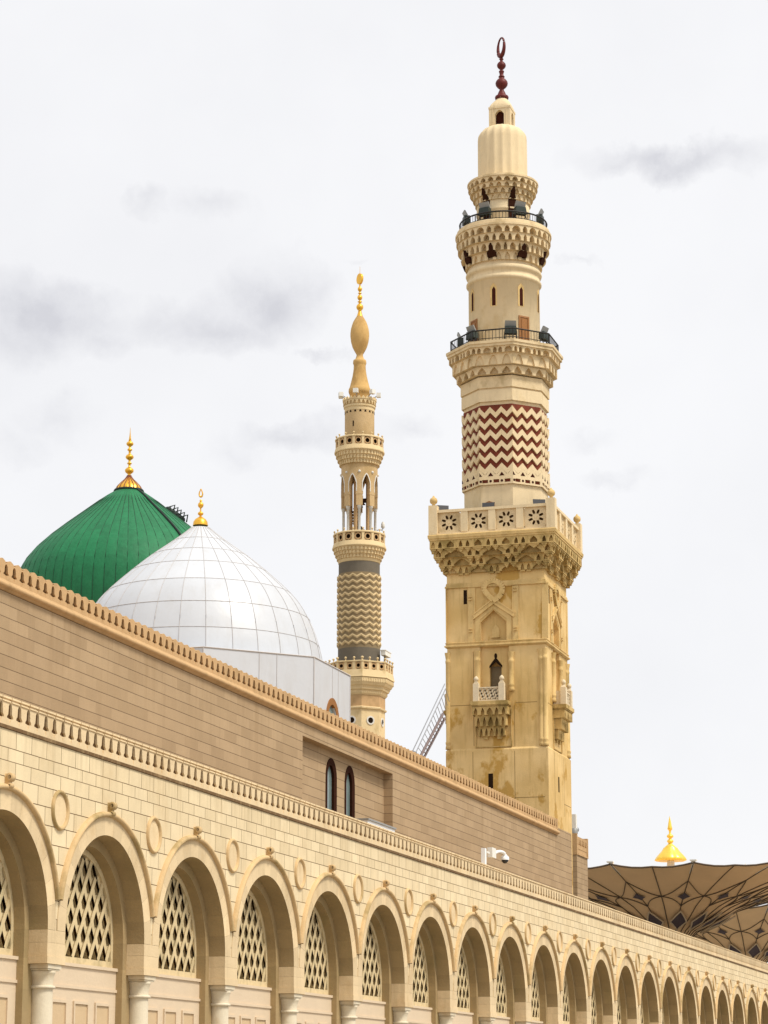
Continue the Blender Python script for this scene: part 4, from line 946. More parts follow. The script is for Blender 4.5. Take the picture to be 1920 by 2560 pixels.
for k in range(84):
    x,y,_=cr(rr_,0,84)[k]; m.tube([(x,y,zFl2-.05),(x,y,zR2)],.034 if k%12==0 else .015,4)
m.build('round_railing',M['iron'],bm)
# lantern stage
rL=rT(66,zT(500)); yA=lambda y:zT(80+.2441*y)
zt1=yA(1790); 
m=MB(); m.lathe([(rL,zFl2-.1),(rL,yA(1900)),(rL+.03,yA(1895)),(rL+.03,yA(1880)),(rL,yA(1875)),(rL,yA(1600))],AX,AY,48); m.build('upper_shaft',M['tower_top'],bm)
m=MB()
zz=[yA(1800),yA(1745),yA(1690),yA(1640),yA(1590)]; r5=rT(88,zz[3]); rq=[rL+.08,rL+.22,rL+.40,r5-.03]
ring(m,rq[0],zz[0],zz[1],[1],26,.12,1.6,rL-.05,.3,fr=.3); ring(m,rq[1],zz[1],zz[2],[1],26,.18,1.8,rq[0]-.08,.35,fr=.3,a00=.12); ring(m,rq[2],zz[2],zz[3],[1],26,.2,1.8,rq[1]-.08,.35,fr=.3)
ring(m,rq[3],zz[3],zz[4]+.0,[1],26,.34,1.8,rq[2]-.08,.35,.65,fr=.36)
m.lathe([(r5-.05,zz[4]),(r5+.02,zz[4]+.01),(r5+.02,zz[4]+.10),(r5-.03,zz[4]+.12),(r5-.03,zz[4]+.16),(.5,zz[4]+.18)],AX,AY,56,sm=False,tn=.7); m.build('upper_gallery',M['muq_top'],bm); zG=zz[4]+.18
lx_,ly_=AX+rL*math.cos(VA),AY+rL*math.sin(VA); yS=lambda y:zat(80+.2441*y,lx_,ly_)
m=MB()
for a in [VA+R(x) for x in (20,-38,145,-150)]:
    Mc=MC(rL,a); z0=zFl2; m.cut(); m.prism([(-.24,z0),(.24,z0),(.24,yS(1700)),(-.24,yS(1700))],Mc,-.1,.04)
    Mg=lambda t,z,d,a=a:(AX+(rL+.02+.52*max(0,z-yS(1705))+d)*math.cos(a+t/rL),AY+(rL+.02+.52*max(0,z-yS(1705))+d)*math.sin(a+t/rL),z)
    m.prism([(-.24,yS(1705)),(.24,yS(1705)),(.13,yS(1670)),(.09,yS(1625)),(0,yS(1590)),(-.09,yS(1625)),(-.13,yS(1670))],Mg,-.2,.05)
m.build('gallery_doorway',M['openbrown'],bm)
# fluted cap
fl=lambda a,z: 1-.05*abs(math.sin(a*9))
kk=mpp(AX,AY,60)*.2441
dp=[(256,zG-.05),(255,yA(1130)),(250,yA(1090)),(238,yA(1065)),(220,yA(1040)),(198,yA(1020)),(170,yA(1005)),(140,yA(992)),(120,yA(985)),(60,yA(978))]
m=MB(); m.lathe([(r_*kk,z) for r_,z in dp],AX,AY,128,mod=fl,a0=VA); m.build('fluted_cap',M['tower_top'],bm)
# square lantern, aligned with the base
hq=kk*265/2/1.2; zl0=yA(985)-.1; zl1=yA(800)
m=MB()
for k in range(4):
    f_=MK(k); Mq=lambda t,z,d,f_=f_: f_(t,z,d-HW+hq)
    m.niche(Mq,-hq,hq,zl0,zl1-.12,hq*.42,yA(880),yA(838),.3,n=10,q=2.,back=False)
    m.boxM(Mq,-hq,hq,zl1-.12,zl1,-.2,.03); m.boxM(Mq,-hq*.68,-hq*.60,zl0,yA(815),0,.02,.3); m.boxM(Mq,hq*.60,hq*.68,zl0,yA(815),0,.02,.3); m.boxM(Mq,-hq*.6,hq*.6,yA(820),yA(812),0,.02,.3)
m.build('lantern',M['tower_top'],bm)
m=MB(); m.box(AX-hq+.28,AX+hq-.28,AY-hq+.28,AY+hq-.28,zl0,zl1-.2); m.build('lantern_opening',M['darkred'],bm)
m=MB(); rows=[]
for i in range(7):
    u=i/6; h_=(hq+.02)*(1-u**1.6*.55)*1.0; p_=2+6*(1-u)**2; z=zl1+u*(yA(690)-zl1)
    rows.append([(AX+h_*(abs(math.cos(a))**(2/p_)*(1 if math.cos(a)>0 else -1)),AY+h_*(abs(math.sin(a))**(2/p_)*(1 if math.sin(a)>0 else -1)),z) for a in [2*PI*q/32+.001 for q in range(32)]])
m.grid(rows,True,sm=False); m.face(rows[-1]); m.build('lantern_roof',M['tower_top'],bm)
fp=[(16,262),(18,275),(24,280),(16,286),(14,296)]+bead(300,388,46,neck=14)+[(16,392),(28,404),(26,412),(20,430),(22,448),(32,457),(32,463),(22,468)]+bead(470,590,64,neck=20)+[(24,600),(34,618),(45,645),(50,652),(66,660),(71,672),(68,686),(60,692)]
m=MB(); m.lathe(fin_prof(AX,AY,fp,.2441,.2441,80),AX,AY,24); fo=m.build('finial',M['redmetal'],bm)
zc=yA(157); k=mpp(AX,AY,zc)*.2441; m=MB(); an=VA+R(27)
n=30; path=[]; rr2=[]
for i in range(n+1):
    a=-PI/2+2*PI*i/n; path.append((AX+70*k*math.cos(a)*math.cos(an)-.03,AY+70*k*math.cos(a)*math.sin(an),zc+98*k*math.sin(a))); rr2.append((.055+.085*((1-math.sin(a))/2)**1.2))
m.tube(path,rr2,8); m.build('crescent',M['redmetal'],fo)
# ---- floodlights
def floodlight(name,label,loc,yaw,group,s=1.):
    t=thing(name,label,'floodlight',(0,0,0),group)
    m=MB(); 
    for sx in (-1,1): m.tube([(sx*.28,.16,0),(sx*.28,0,.34),(sx*.28,-.2,0)],.025,5)
    m.tube([(-.3,.16,.02),(.3,.16,.02)],.025,5); m.tube([(-.3,0,.34),(.3,0,.34)],.025,5); m.build('stand',M['iron'],t)
    m=MB(); m.prism([(-.3,.36),(.3,.36),(.25,.72),(-.25,.72)],lambda a,z,d:(a,d,z),-.14,.14); m.build('housing',M['lampgreen'],t)
    m=MB(); m.prism([(-.28,.68),(.28,.68),(.25,.98),(-.27,.98)],lambda a,z,d:(a,d-(z-.8)*.5,z),-.06,.0); m.build('visor',M['lampgrey'],t)
    t.location=loc; t.rotation_euler=(0,0,yaw); t.scale=(s,s,s); return t
def put(r_,deg,z): a=VA+R(deg); return (AX+r_*math.cos(a),AY+r_*math.sin(a),z), a+PI/2
specs=[(hr-.45,-49,zFl1,'floodlight by the brown door on the left of the eight sided balcony'),(hr-.4,8,zFl1,'grey topped floodlight in the middle front of the eight sided balcony'),(hr-.35,62,zFl1,'floodlight near the right corner of the eight sided balcony'),(hr-.35,-85,zFl1,'small floodlight at the far left corner of the eight sided balcony'),
 (rr_-.4,-29,zFl2,'floodlight left of centre on the round balcony'),(rr_-.4,27,zFl2,'large floodlight right of the doorway on the round balcony'),(rr_-.35,78,zFl2,'floodlight at the right end of the round balcony'),(rr_-.35,-78,zFl2,'floodlight at the left end of the round balcony')]
for i,(r_,dg,z,lab) in enumerate(specs):
    l,yw=put(r_,dg,z)
    if i==0: proto=floodlight('floodlight',lab,l,yw,'floodlights on the minaret balconies',1.25)
    else: 
        o=copytree(proto); o.location=l; o.rotation_euler=(0,0,yw); o['label']=lab
    
def panel_light(label,loc,yaw):
    t=thing('dark_floodlight',label,'floodlight',(0,0,0),'dark floodlights on the square balcony')
    m=MB(); m.prism([(-.34,.42),(.30,.42),(.34,.95),(-.38,.95)],lambda a,z,d:(a,d+(z-.6)*.35,z),-.05,.06); m.build('lamp_head',M['lampdark'],t); m=MB(); m.tube([(0,0,0),(0,0,.5)],.05,6); m.box(-.2,.2,-.2,.2,0,.05); m.build('stand',M['iron'],t)
    t.location=loc; t.rotation_euler=(0,0,yaw); return t
zq_=zF
ps=[(-bh+.55,bh-.55-1.2*0,'tilted dark floodlight beside the left ball of the square balcony'),(-bh+.6,.35,'dark square floodlight standing behind the middle of the left balustrade'),(-bh+.65,-bh+.9,'dark floodlight leaning by the near corner post of the square balcony'),(.2,-bh+.55,'dark floodlight behind the right hand balustrade, nearer the corner post'),(bh-1.1,-bh+.55,'dark floodlight behind the right hand balustrade, nearer the far ball')]
for i,(dx,dy,lab) in enumerate(ps):
    z_=zRt-.55
    loc=(AX+dx,AY+dy,zF+.0); yw=-PI/2 if i<3 else 0
    if i==0: pl=panel_light(lab,loc,yw+.5); pp=pl
    else: pp=copytree(pl); pp.location=loc; pp.rotation_euler=(0,0,yw+(.0 if i!=2 else .4)); pp['label']=lab
    pp.scale=(1,1,max((zRt-zF+.42)/.95,1))
# doorway peeking over balustrade
m=MB(); Mc=MO(0,hB); m.prism([(-.35-.45,zF),(-.45+.35,zF),(.35-.45,zF+1.75),(-.45+.25,zF+2.0),(-.45,zF+2.1),(-.45-.25,zF+2.0),(-.45-.35,zF+1.75)],Mc,-.05,.06); m.build('door',M['wood'],bm)
# ================================================================== LEFT MINARET
NX,NY=195.95,60.0
nm=thing('slender_minaret','slender round sand coloured minaret with gold topped spire and grey bands behind the white dome','minaret',(NX,NY,GROUND))
zN=lambda y:zat(y,NX,NY)
def RN(px,y): return px*mpp(NX,NY,zN(y))
yE=lambda y:660+y*.2079; yF_=lambda y:1080+y*.1717; yG=lambda y:1400+y*.2351
def pE(l): return [(max(RN(r_*.2079,yE(y)),.01),zN(yE(y))) for r_,y in l][::-1]
gl=[(2,35),(3,105)]
m=MB(); m.lathe(pE([(1.5,30),(3,110)]),NX,NY,6); 
m.lathe(pE([(8,250),(12,265)]+bead(270,336,27,neck=9)+[(8,343),(22,349),(22,356),(8,362)]+bead(366,440,31,neck=9)+[(10,444),(26,452),(26,460),(10,468)]+bead(474,566,43,neck=14)+[(20,566),(24,590),(34,618),(38,632)]),NX,NY,20); fo=m.build('finial',M['gold'],nm)
m=MB(); an=math.atan2(-NY,-NX)+R(33); zc=zN(yE(180)); k=mpp(NX,NY,zc)*.2079
rows=[]
for d in (-.06,.06):
    pass
n=20; ring_o=[(58*k*math.cos(2*PI*i/n),68*k*math.sin(2*PI*i/n)) for i in range(n)]
Mz=lambda t,z,d:(NX+t*math.cos(an)-d*math.sin(an),NY+t*math.sin(an)+d*math.cos(an),zc+z)
m.prism(ring_o,Mz,-.09,.09); m.build('gold_disc',M['gold'],fo)
m=MB(); m.lathe(pE([(38,630),(60,665),(80,700),(95,740),(107,785),(113,835),(113,875),(105,940),(88,1000),(66,1045),(45,1080),(38,1095),(42,1115),(55,1150),(76,1160),(80,1180),(80,1200),(74,1213),(72,1225),(73,1260),(78,1300),(86,1350),(98,1400),(108,1440),(118,1480),(122,1492),(132,1510),(134,1540),(128,1562),(120,1568),(120,1640)]),NX,NY,40); m.build('spire',M['spire'],nm)
def ringN(mb,r_,z0,z1,n,dep,q,prev,zs=.25,fr=.36,tb=.5):
    for i in range(n):
        da=2*PI/n; a=da*i; Mc=lambda t,z,d,a=a:(NX+(r_+d)*math.cos(a+t/r_),NY+(r_+d)*math.sin(a+t/r_),z); cw=da*r_
        mb.niche(Mc,-cw/2,cw/2,z0,z1,cw*fr,z0+(z1-z0)*zs,z1-(z1-z0)*.15,dep,q=q,n=4,tn=tb-.2+.4*rt())
    mb.lathe([(prev,z0),(r_,z0)],NX,NY,48,cap=False,sm=False,tn=.25)
# crown
rc=RN(205*.2079,yE(1680)); rs=RN(178*.2079,yE(1850)); m=MB()
z0,z1=zN(yE(1742)),zN(yE(1690)); ringN(m,rc-.05,zN(yE(1715)),zN(yE(1665)),24,.12,1.5,rs)
m.lathe([(rs+.0,z0-.35),(rs+.02,z0-.34),(rs+.02,z0-.1),(rs+.10,z0),(rs+.10,z0+.12),(rc-.12,zN(yE(1715)))],NX,NY,48,sm=False,cap=False)
zt_=zN(yE(1665)); m.lathe([(rc-.05,zt_),(.5,zt_+.01)],NX,NY,48,cap=False)
for i in range(24):
    a=2*PI*i/24; Mc=lambda t,z,d,a=a:(NX+(rc+d)*math.cos(a+t/rc),NY+(rc+d)*math.sin(a+t/rc),z); h_=2*PI*rc/24/2
    m.prism([(-h_,zt_),(h_,zt_),(h_*.7,zt_+.12),(0,zt_+.28),(-h_*.7,zt_+.12)],Mc,-.12,0)
m.build('crown_parapet',M['min2_trim'],nm)
zU0=zN(yF_(110)); m=MB(); m.lathe([(rs,zU0-.8),(rs,z0-.34)],NX,NY,48,a0=.1)
m.build('upper_shaft',M['min2'],nm)
m=MB()
for i in range(18):
    a=2*PI*i/18; r_=rs; Mc=lambda t,z,d,a=a:(NX+(r_+d)*math.cos(a+t/r_),NY+(r_+d)*math.sin(a+t/r_),z); zz_=zN(yE(1805)); m.prism([(-.10,zz_-.08),(.10,zz_-.08),(.06,zz_+.05),(0,zz_+.1),(-.06,zz_+.05)],Mc,-.02,.02)
a=math.atan2(-NY,-NX)-R(25); Mc=lambda t,z,d:(NX+(rs+d)*math.cos(a+t/rs),NY+(rs+d)*math.sin(a+t/rs),z); m.boxM(Mc,-.05,.05,zN(yE(1990)),zN(yE(1925)),-.02,.02); m.build('vent_slot',M['dark'],nm)
def balcony(name,ytop,yrim0,yrim1,rtop,rbot,rsh,zlow,n=16,nsides=None):
    """round pierced balcony: rows are the silhouette rows of rail top, rim bottom and corbel bottom"""
    zt=zN(ytop); zb=zN(yrim0); zc=zN(yrim1); m=MB(); r_=rtop
    # corbel rings
    k=3; rr=[rsh+.05+(rbot-rsh-.12)*((i+.6)/k)**.8 for i in range(k)]
    for i in range(k): ringN(m,rr[i],zc+(zb-zc)*i/k,zc+(zb-zc)*(i+1)/k,40,.07,1.6,(rr[i-1] if i else rsh)-.05,.5,.26,.6)
    H=zt-zb
    m.lathe([(rr[-1]-.05,zb),(rbot,zb+.01),(rbot+.02,zb+.06*H),(r_+.01,zb+.34*H),(r_,zb+.36*H),(r_-.14,zb+.37*H),(rsh-.1,zb+.37*H)],NX,NY,48,sm=False,cap=False,tn=.6)
    m.lathe([(r_-.16,zt-.12*H),(r_+.03,zt-.12*H),(r_+.05,zt-.05*H),(r_,zt),(r_-.12,zt),(r_-.16,zt-.12*H)],NX,NY,48,sm=False,cap=False,tn=.6)
    z0,z1=zb+.36*H,zt-.12*H
    for i in range(n):
        a=2*PI*i/n+.05; Mc=lambda t,z,d,a=a:(NX+(r_+d)*math.cos(a+t/r_),NY+(r_+d)*math.sin(a+t/r_),z); m.boxM(Mc,-.11,.11,z0,z1,-.14,.0,.6)
    o=m.build(name,M['min2_trim'],nm)
    m=MB(); m.lathe([(r_-.26,z0-.05),(r_-.26,z1+.05)],NX,NY,48,cap=False); m.build('pierced_gap_shade',M['dark'],o)  # added dark cylinder paints the shade behind the pierced panels
    m=MB()
    for i in range(n):
        a=2*PI*(i+.5)/n+.05; Mc=lambda t,z,d,a=a:(NX+(r_+d)*math.cos(a+t/r_),NY+(r_+d)*math.sin(a+t/r_),z); m.cut(); hz=(z1-z0)/2; zm=(z0+z1)/2; w_=2*PI*r_/n/2-.11
        for q in range(12):
            a0,a1=2*PI*q/12,2*PI*(q+1)/12; m.prism([(.58*hz*math.cos(a0),zm+.58*hz*math.sin(a0)),(.58*hz*math.cos(a1),zm+.58*hz*math.sin(a1)),(.88*hz*math.cos(a1),zm+.88*hz*math.sin(a1)),(.88*hz*math.cos(a0),zm+.88*hz*math.sin(a0))],Mc,-.09,-.04)
        for sx in (-1,1):
            for sz in (-1,1): m.prism([(sx*w_,zm+sz*hz),(sx*w_*.55,zm+sz*hz),(sx*w_,zm+sz*hz*.5)],Mc,-.09,-.04)
        for q in range(4): 
            b=PI/4+q*PI/2; m.prism([(.8*hz*math.cos(b)-.03,zm+.8*hz*math.sin(b)),(.8*hz*math.cos(b)+.03,zm+.8*hz*math.sin(b)),(w_*(1 if math.cos(b)>0 else -1)+.0,zm+hz*(1 if math.sin(b)>0 else -1)),(w_*(1 if math.cos(b)>0 else -1)-.05,zm+hz*(1 if math.sin(b)>0 else -1))],Mc,-.085,-.045)
    m.build('pierced_panel',M['tan_trim'],o)
    m=MB()
    for i in range(n): a=2*PI*i/n+.05; x,y=NX+(r_-.06)*math.cos(a),NY+(r_-.06)*math.sin(a); m.cut(); m.tube([(x,y,zt-.02),(x,y,zt+.12)],.04,6); m.ball(x,y,zt+.2,.085)
    m.build('rail_knob',M['min2_trim'],o)
    return zb+.37*H
r1=RN(352*.1717,yF_(130)); rsh=RN(265*.1717,yF_(600))
fz1=balcony('top_balcony',yF_(118),yF_(330),yF_(505),RN(350*.1717,yF_(150)),RN(364*.1717,yF_(300)),rsh,None)
# arcade stage: drum above, piers, columns
zA_=zN(yF_(500)); zArT=zN(yF_(690)); zFlo=zN(yF_(1560)); m=MB(); NP=8
va=math.atan2(-NY,-NX)
for i in range(NP):
    a=va+2*PI*(i+.5)/NP; Mc=lambda t,z,d,a=a:(NX+(rsh+d)*math.cos(a+t/rsh),NY+(rsh+d)*math.sin(a+t/rsh),z); cw=2*PI*rsh/NP
    zs_a=zN(yF_(800)); zap=zN(yF_(672)); zlow_=zN(yF_(1120)); aw=cw*.27
    m.niche(Mc,-cw/2,cw/2,zlow_,zN(yF_(480)),aw,zs_a,zap,.42,q=1.5,back=False,n=8,tn=.6)
    # inner skin & pier undersides
    for sx in (-1,1):
        m.boxM(Mc,*sorted((sx*cw/2,sx*aw*1.02)),zlow_,zs_a,-.40,-.001,.5)
        m.boxM(Mc,*sorted((sx*cw/2,sx*aw*.9)),zN(yF_(960)),zN(yF_(870)),-.38,.02,.5)
m.lathe([(rsh-.42,zN(yF_(690))),(rsh-.42,zN(yF_(480)))],NX,NY,48,cap=False); m.build('arcade_stage',M['min2'],nm)
m=MB()
for i in range(NP):
    a=va+2*PI*(i+.5)/NP; Mc=lambda t,z,d,a=a:(NX+(rsh+d)*math.cos(a+t/rsh),NY+(rsh+d)*math.sin(a+t/rsh),z); cw=2*PI*rsh/NP; aw=cw*.27; zs_a=zN(yF_(800)); zap=zN(yF_(672)); n=10
    A=[(-aw,zs_a-.7)]+[(-aw*math.cos(PI*q/n),zs_a+(zap-zs_a)*(1-abs(math.cos(PI*q/n))**1.5)) for q in range(n+1)]+[(aw,zs_a-.7)]; B=[(x*1.22,z+(.12 if abs(x)<aw*.98 else 0)) for x,z in A]
    for q in range(len(A)-1): m.face([Mc(*A[q],.03),Mc(*A[q+1],.03),Mc(*B[q+1],.03),Mc(*B[q],.03)],.9); m.face([Mc(*B[q],.03),Mc(*B[q+1],.03),Mc(*B[q+1],0),Mc(*B[q],0)],.9)
    a2=va+2*PI*i/NP; zz_=zN(yF_(632)); m.ball(NX+rsh*math.cos(a2),NY+rsh*math.sin(a2),zz_,.12)
m.build('arch_trim',M['marble'],nm)
m=MB(); zl=zN(yF_(1120))
for i in range(NP):
    a=va+2*PI*i/NP; x,y=NX+(rsh-.2)*math.cos(a),NY+(rsh-.2)*math.sin(a); H=zl-zFlo
    m.cut(); m.lathe([(.16,zFlo-.3),(.11,zFlo-.1),(.11,zl-.28),(.13,zl-.27),(.19,zl-.05),(.2,zl)],x,y,14)
m.build('marble_column',M['marble'],nm)
m=MB()
for i in range(NP):
    a=va+2*PI*(i+.45)/NP; 
    x,y=NX+(rsh-.75)*math.cos(a),NY+(rsh-.75)*math.sin(a)
    if i in (1,4,6,7): m.cut(); m.tube([(x,y,zFlo-.3),(x,y,zArT+.2)],.17,8)
m.build('inner_stair_post',M['tan_trim'],nm)
m=MB()
for i in range(16):
    a=va+i*.42+1.2; z=zFlo+i*.22; m.box(NX+.45*math.cos(a)-.3,NX+.45*math.cos(a)+.3,NY+.45*math.sin(a)-.25,NY+.45*math.sin(a)+.25,z,z+.08)
m.tube([(NX,NY,zFlo-.2),(NX,NY,zArT-.5)],.07,8)
m.build('spiral_stair',M['darkred'],nm)
fz2=balcony('middle_balcony',yF_(1505),yF_(1725),yF_(1880),RN(376*.1717,yF_(1550)),RN(393*.1717,yF_(1700)),RN(300*.1717,yF_(1900)),None)
rg=RN(300*.1717,yF_(2000)); rz=RN(232*.2351,yG(600)); zz=lambda y:zN(yG(y))
m=MB(); m.lathe([(rg+.0,zN(yF_(1930))),(rg+.04,zN(yF_(1925))),(rg+.06,zN(yF_(1870)))],NX,NY,48); m.build('shaft',M['min2_trim'],nm)
m=MB(); m.lathe([(rz-.06,zz(962)),(rz-.06,zz(165))],NX,NY,48); m.build('groove_core',M['zigcore'],nm)
m=MB(); m.lathe([(rg-.0,zz(170)),(rg,zN(yF_(1928)))],NX,NY,48); m.cut(); m.lathe([(RN(225*.2351,yG(1000)),zz(1140)),(RN(225*.2351,yG(1000)),zz(962))],NX,NY,48); m.build('grey_band',M['greyband'],nm)
m=MB(); nz=16; nrow=12; zt_,zb_=zz(178),zz(945); Hr=(zt_-zb_)/nrow; am=Hr*.42; 
for r_ in range(nrow):
    z=zb_+r_*Hr+.02
    for q in range(nz*2):
        a0,a1=2*PI*q/(2*nz),2*PI*(q+1)/(2*nz); e0,e1=(am,0) if q%2==0 else (0,am); P=lambda a,z,r2:(NX+r2*math.cos(a),NY+r2*math.sin(a),z)
        for h0,h1,ro_,tn in ((Hr*.10,Hr*.26,rz+.0,.0),(Hr*.30,Hr*.50,rz+.05,.95)):
            A=[P(a0,z+e0+h0,ro_),P(a1,z+e1+h0,ro_),P(a1,z+e1+h1,ro_),P(a0,z+e0+h1,ro_)]; B=[P(a0,z+e0+h0,rz-.07),P(a1,z+e1+h0,rz-.07),P(a1,z+e1+h1,rz-.07),P(a0,z+e0+h1,rz-.07)]
            m.face(A,tn)
            for i,j in ((0,1),(2,3)): m.face([A[i],A[j],B[j],B[i]],tn*.6)
m.build('zigzag_relief',M['min2_trim'],nm)
# octagonal lower balcony
def on(h,z,prof=None): pass
R8=RN(378*.2351,yG(1200)); cs=math.cos(PI/8)
def octN(m,prof,tn=None,cap=False): m.lathe([(r_,z) for r_,z in prof],NX,NY,8,R(22.5),False,cap,tn=tn)
rO=RN(285*.2351,yG(1500))
m=MB(); zb_=zz(1292); octN(m,[(rO,zz(1472)),(rO+.12,zz(1455)),(rO+.14,zz(1425)),(rO+.30,zz(1415)),(rO+.36,zz(1385)),(rO+.5,zz(1372)),(rO+.66,zz(1335)),(R8-.1,zz(1300)),(R8+.03,zb_),(R8+.0,zb_+.1),(R8-.10,zz(1215)),(R8-.25,zz(1214)),(1,zz(1213))],.5)
ztp=zz(1120); octN(m,[(R8-.25,ztp-.13),(R8-.06,ztp-.13),(R8-.04,ztp-.04),(R8-.12,ztp),(R8-.22,ztp),(R8-.25,ztp-.13)],.6)
z0,z1=zz(1214),ztp-.13; hN=(R8-.10)*cs; sN=2*hN*math.tan(PI/8)
m2=MB(); m3=MB()
for k in range(8):
    a=k*PI/4; nx,ny=math.cos(a),math.sin(a); Mo=lambda t,z,d,nx=nx,ny=ny:(NX+nx*(hN+d)-ny*t,NY+ny*(hN+d)+nx*t,z)
    for q in range(4):
        t=-sN/2+q*sN/3; 
        m.boxM(Mo,max(t-.13,-sN/2),min(t+.13,sN/2),z0,z1,-.13,.0,.6)
        m3.cut(); x,y,_=Mo(t,0,-.06); m3.tube([(x,y,ztp-.02),(x,y,ztp+.13)],.045,6); m3.ball(x,y,ztp+.22,.10)
    for q in range(3):
        m2.cut(); tc=-sN/2+(q+.5)*sN/3; zm=(z0+z1)/2; hz=(z1-z0)/2; w_=sN/6-.13
        for j in range(12):
            a0,a1=2*PI*j/12,2*PI*(j+1)/12; m2.prism([(tc+.5*hz*math.cos(a0),zm+.5*hz*math.sin(a0)),(tc+.5*hz*math.cos(a1),zm+.5*hz*math.sin(a1)),(tc+.85*hz*math.cos(a1),zm+.85*hz*math.sin(a1)),(tc+.85*hz*math.cos(a0),zm+.85*hz*math.sin(a0))],Mo,-.09,-.03)
        for sx in (-1,1):
            for sz in (-1,1): m2.prism([(tc+sx*w_,zm+sz*hz),(tc+sx*w_*.5,zm+sz*hz),(tc+sx*w_*.6,zm+sz*hz*.5),(tc+sx*w_,zm+sz*hz*.4)],Mo,-.09,-.04)
    for (rr0,y0_,y1_,n_) in ((rO+.68,1345,1300,10),(rO+.38,1395,1372,10),(rO+.16,1450,1425,9)):
        h_=rr0*cs; Ma=lambda t,z,d,nx=nx,ny=ny,h_=h_:(NX+nx*(h_+d)-ny*t,NY+ny*(h_+d)+nx*t,z); s_=2*h_*math.tan(PI/8)
        for j in range(n_): m.niche(Ma,-s_/2+j*s_/n_,-s_/2+(j+1)*s_/n_,zz(y0_),zz(y1_),s_/n_*.3,zz(y0_)+.04,zz(y1_)-.03,.1,n=4,q=1.3,tn=.4+.3*rt())
o=m.build('octagon_balcony',M['min2_trim'],nm); m4=MB(); octN(m4,[(R8-.42,z0-.02),(R8-.42,z1+.02)]); m4.build('pierced_gap_shade',M['dark'],o); m2.build('pierced_panel',M['tan_trim'],o); m3.build('rail_knob',M['min2_trim'],o)  # dark octagon strip added as painted shade behind the pierced panels
m=MB(); rO2=rO-.03; octN(m,[(rO2,zz(1592)),(rO2,zz(1470))]); m.build('plain_band',M['tan_trim'],nm)
m=MB(); octN(m,[(rO2-.02,8),(rO2-.02,zz(1625)),(rO2+.12,zz(1615)),(rO2+.14,zz(1600)),(rO2,zz(1590))]); m.build('octagon_base',M['min2_trim'],nm)
m=MB(); m2=MB()
for k in range(8):
    a=k*PI/4; nx,ny=math.cos(a),math.sin(a); m.cut(); m2.cut(); h_=(rO2-.02)*cs; Mo=lambda t,z,d,nx=nx,ny=ny:(NX+nx*(h_+d)-ny*t,NY+ny*(h_+d)+nx*t,z); zc=zz(1738); rows=[]
    for i in range(25):
        b=2*PI*i/24; rows.append([Mo(r_*math.cos(b),zc+r_*math.sin(b),d) for r_,d in ((.36,0),(.36,.06),(.24,.06),(.24,-.0))])
    m.grid(rows,sm=False); m2.face([Mo(.25*math.cos(2*PI*i/24),zc+.25*math.sin(2*PI*i/24),.006) for i in range(24)])
o=m.build('round_window',M['marble'],nm); m2.build('pane',M['dark'],o)
# lamps on the crown and devices
def smalllamp(label,loc,yaw):
    t=thing('spotlight',label,'spotlight',(0,0,0),'small pale spotlights on the slender minaret crown'); m=MB(); m.tube([(0,0,0),(0,-.25,.35),(0,-.55,.55)],.04,6); m.build('arm',M['greysteel'],t)
    m=MB(); m.box(-.2,.2,-.85,-.5,.42,.78); m.build('lamp_head',M['steelwhite'],t); t.location=loc; t.rotation_euler=(0,0,yaw); return t
zt_=zN(yE(1665)); lp=None
for i,(dg,lab) in enumerate(((-78,'pale spotlight sticking out highest on the left of the slender minaret crown'),(-97,'pale spotlight sticking out lowest on the left of the slender minaret crown'),(-12,'flat pale spotlight facing front on the slender minaret crown'),(42,'pale spotlight right of centre on the slender minaret crown'),(86,'pale spotlight sticking out furthest right on the slender minaret crown'))):
    a=va+R(dg); loc=(NX+(rc-.5)*math.cos(a),NY+(rc-.5)*math.sin(a),zt_)
    if lp is None: lp=smalllamp(lab,loc,a+PI/2)
    else: q=copytree(lp); q.location=loc; q.rotation_euler=(0,0,a+PI/2); q['label']=lab
P=onY(790+735*.2351,1400+1080*.2351,NY-2.2); cc=thing('security_camera','white box security camera on a dark bracket above the octagonal balcony of the slender minaret','camera',P)
z_=P[2]; x,y=P[0],P[1]; m=MB(); m.tube([(x-1.6,y+1.2,z_-.25),(x-.3,y,z_-.1),(x-.1,y,z_+.4)],.07,6); m.tube([(x-.1,y,z_-.55),(x-.1,y,z_+.4)],.06,6); m.build('bracket',M['iron'],cc)
m=MB(); m.box(x-.6,x+1.0,y-.2,y+.2,z_+.45,z_+.82); m.box(x-.65,x+1.1,y-.24,y+.24,z_+.825,z_+.88); m.build('camera_body',M['steelwhite'],cc)
P=onY(790+945*.1717,1080+1415*.1717,NY-1.5); x,y,z_=P; cc=thing('loudspeaker','small pale horn on a bent arm right of the slender minaret middle balcony','loudspeaker',P)
m=MB(); m.tube([(x-1.0,y+.3,z_-.35),(x-.3,y,z_-.1),(x+.4,y,z_+.0),(x+.6,y,z_+.2)],.05,6); m.build('arm',M['greysteel'],cc); m=MB(); m.lathe([(.10,z_+.2),(.17,z_+.3),(.15,z_+.55),(.08,z_+.75)],x+.6,y,12); m.build('horn',M['marble'],cc)
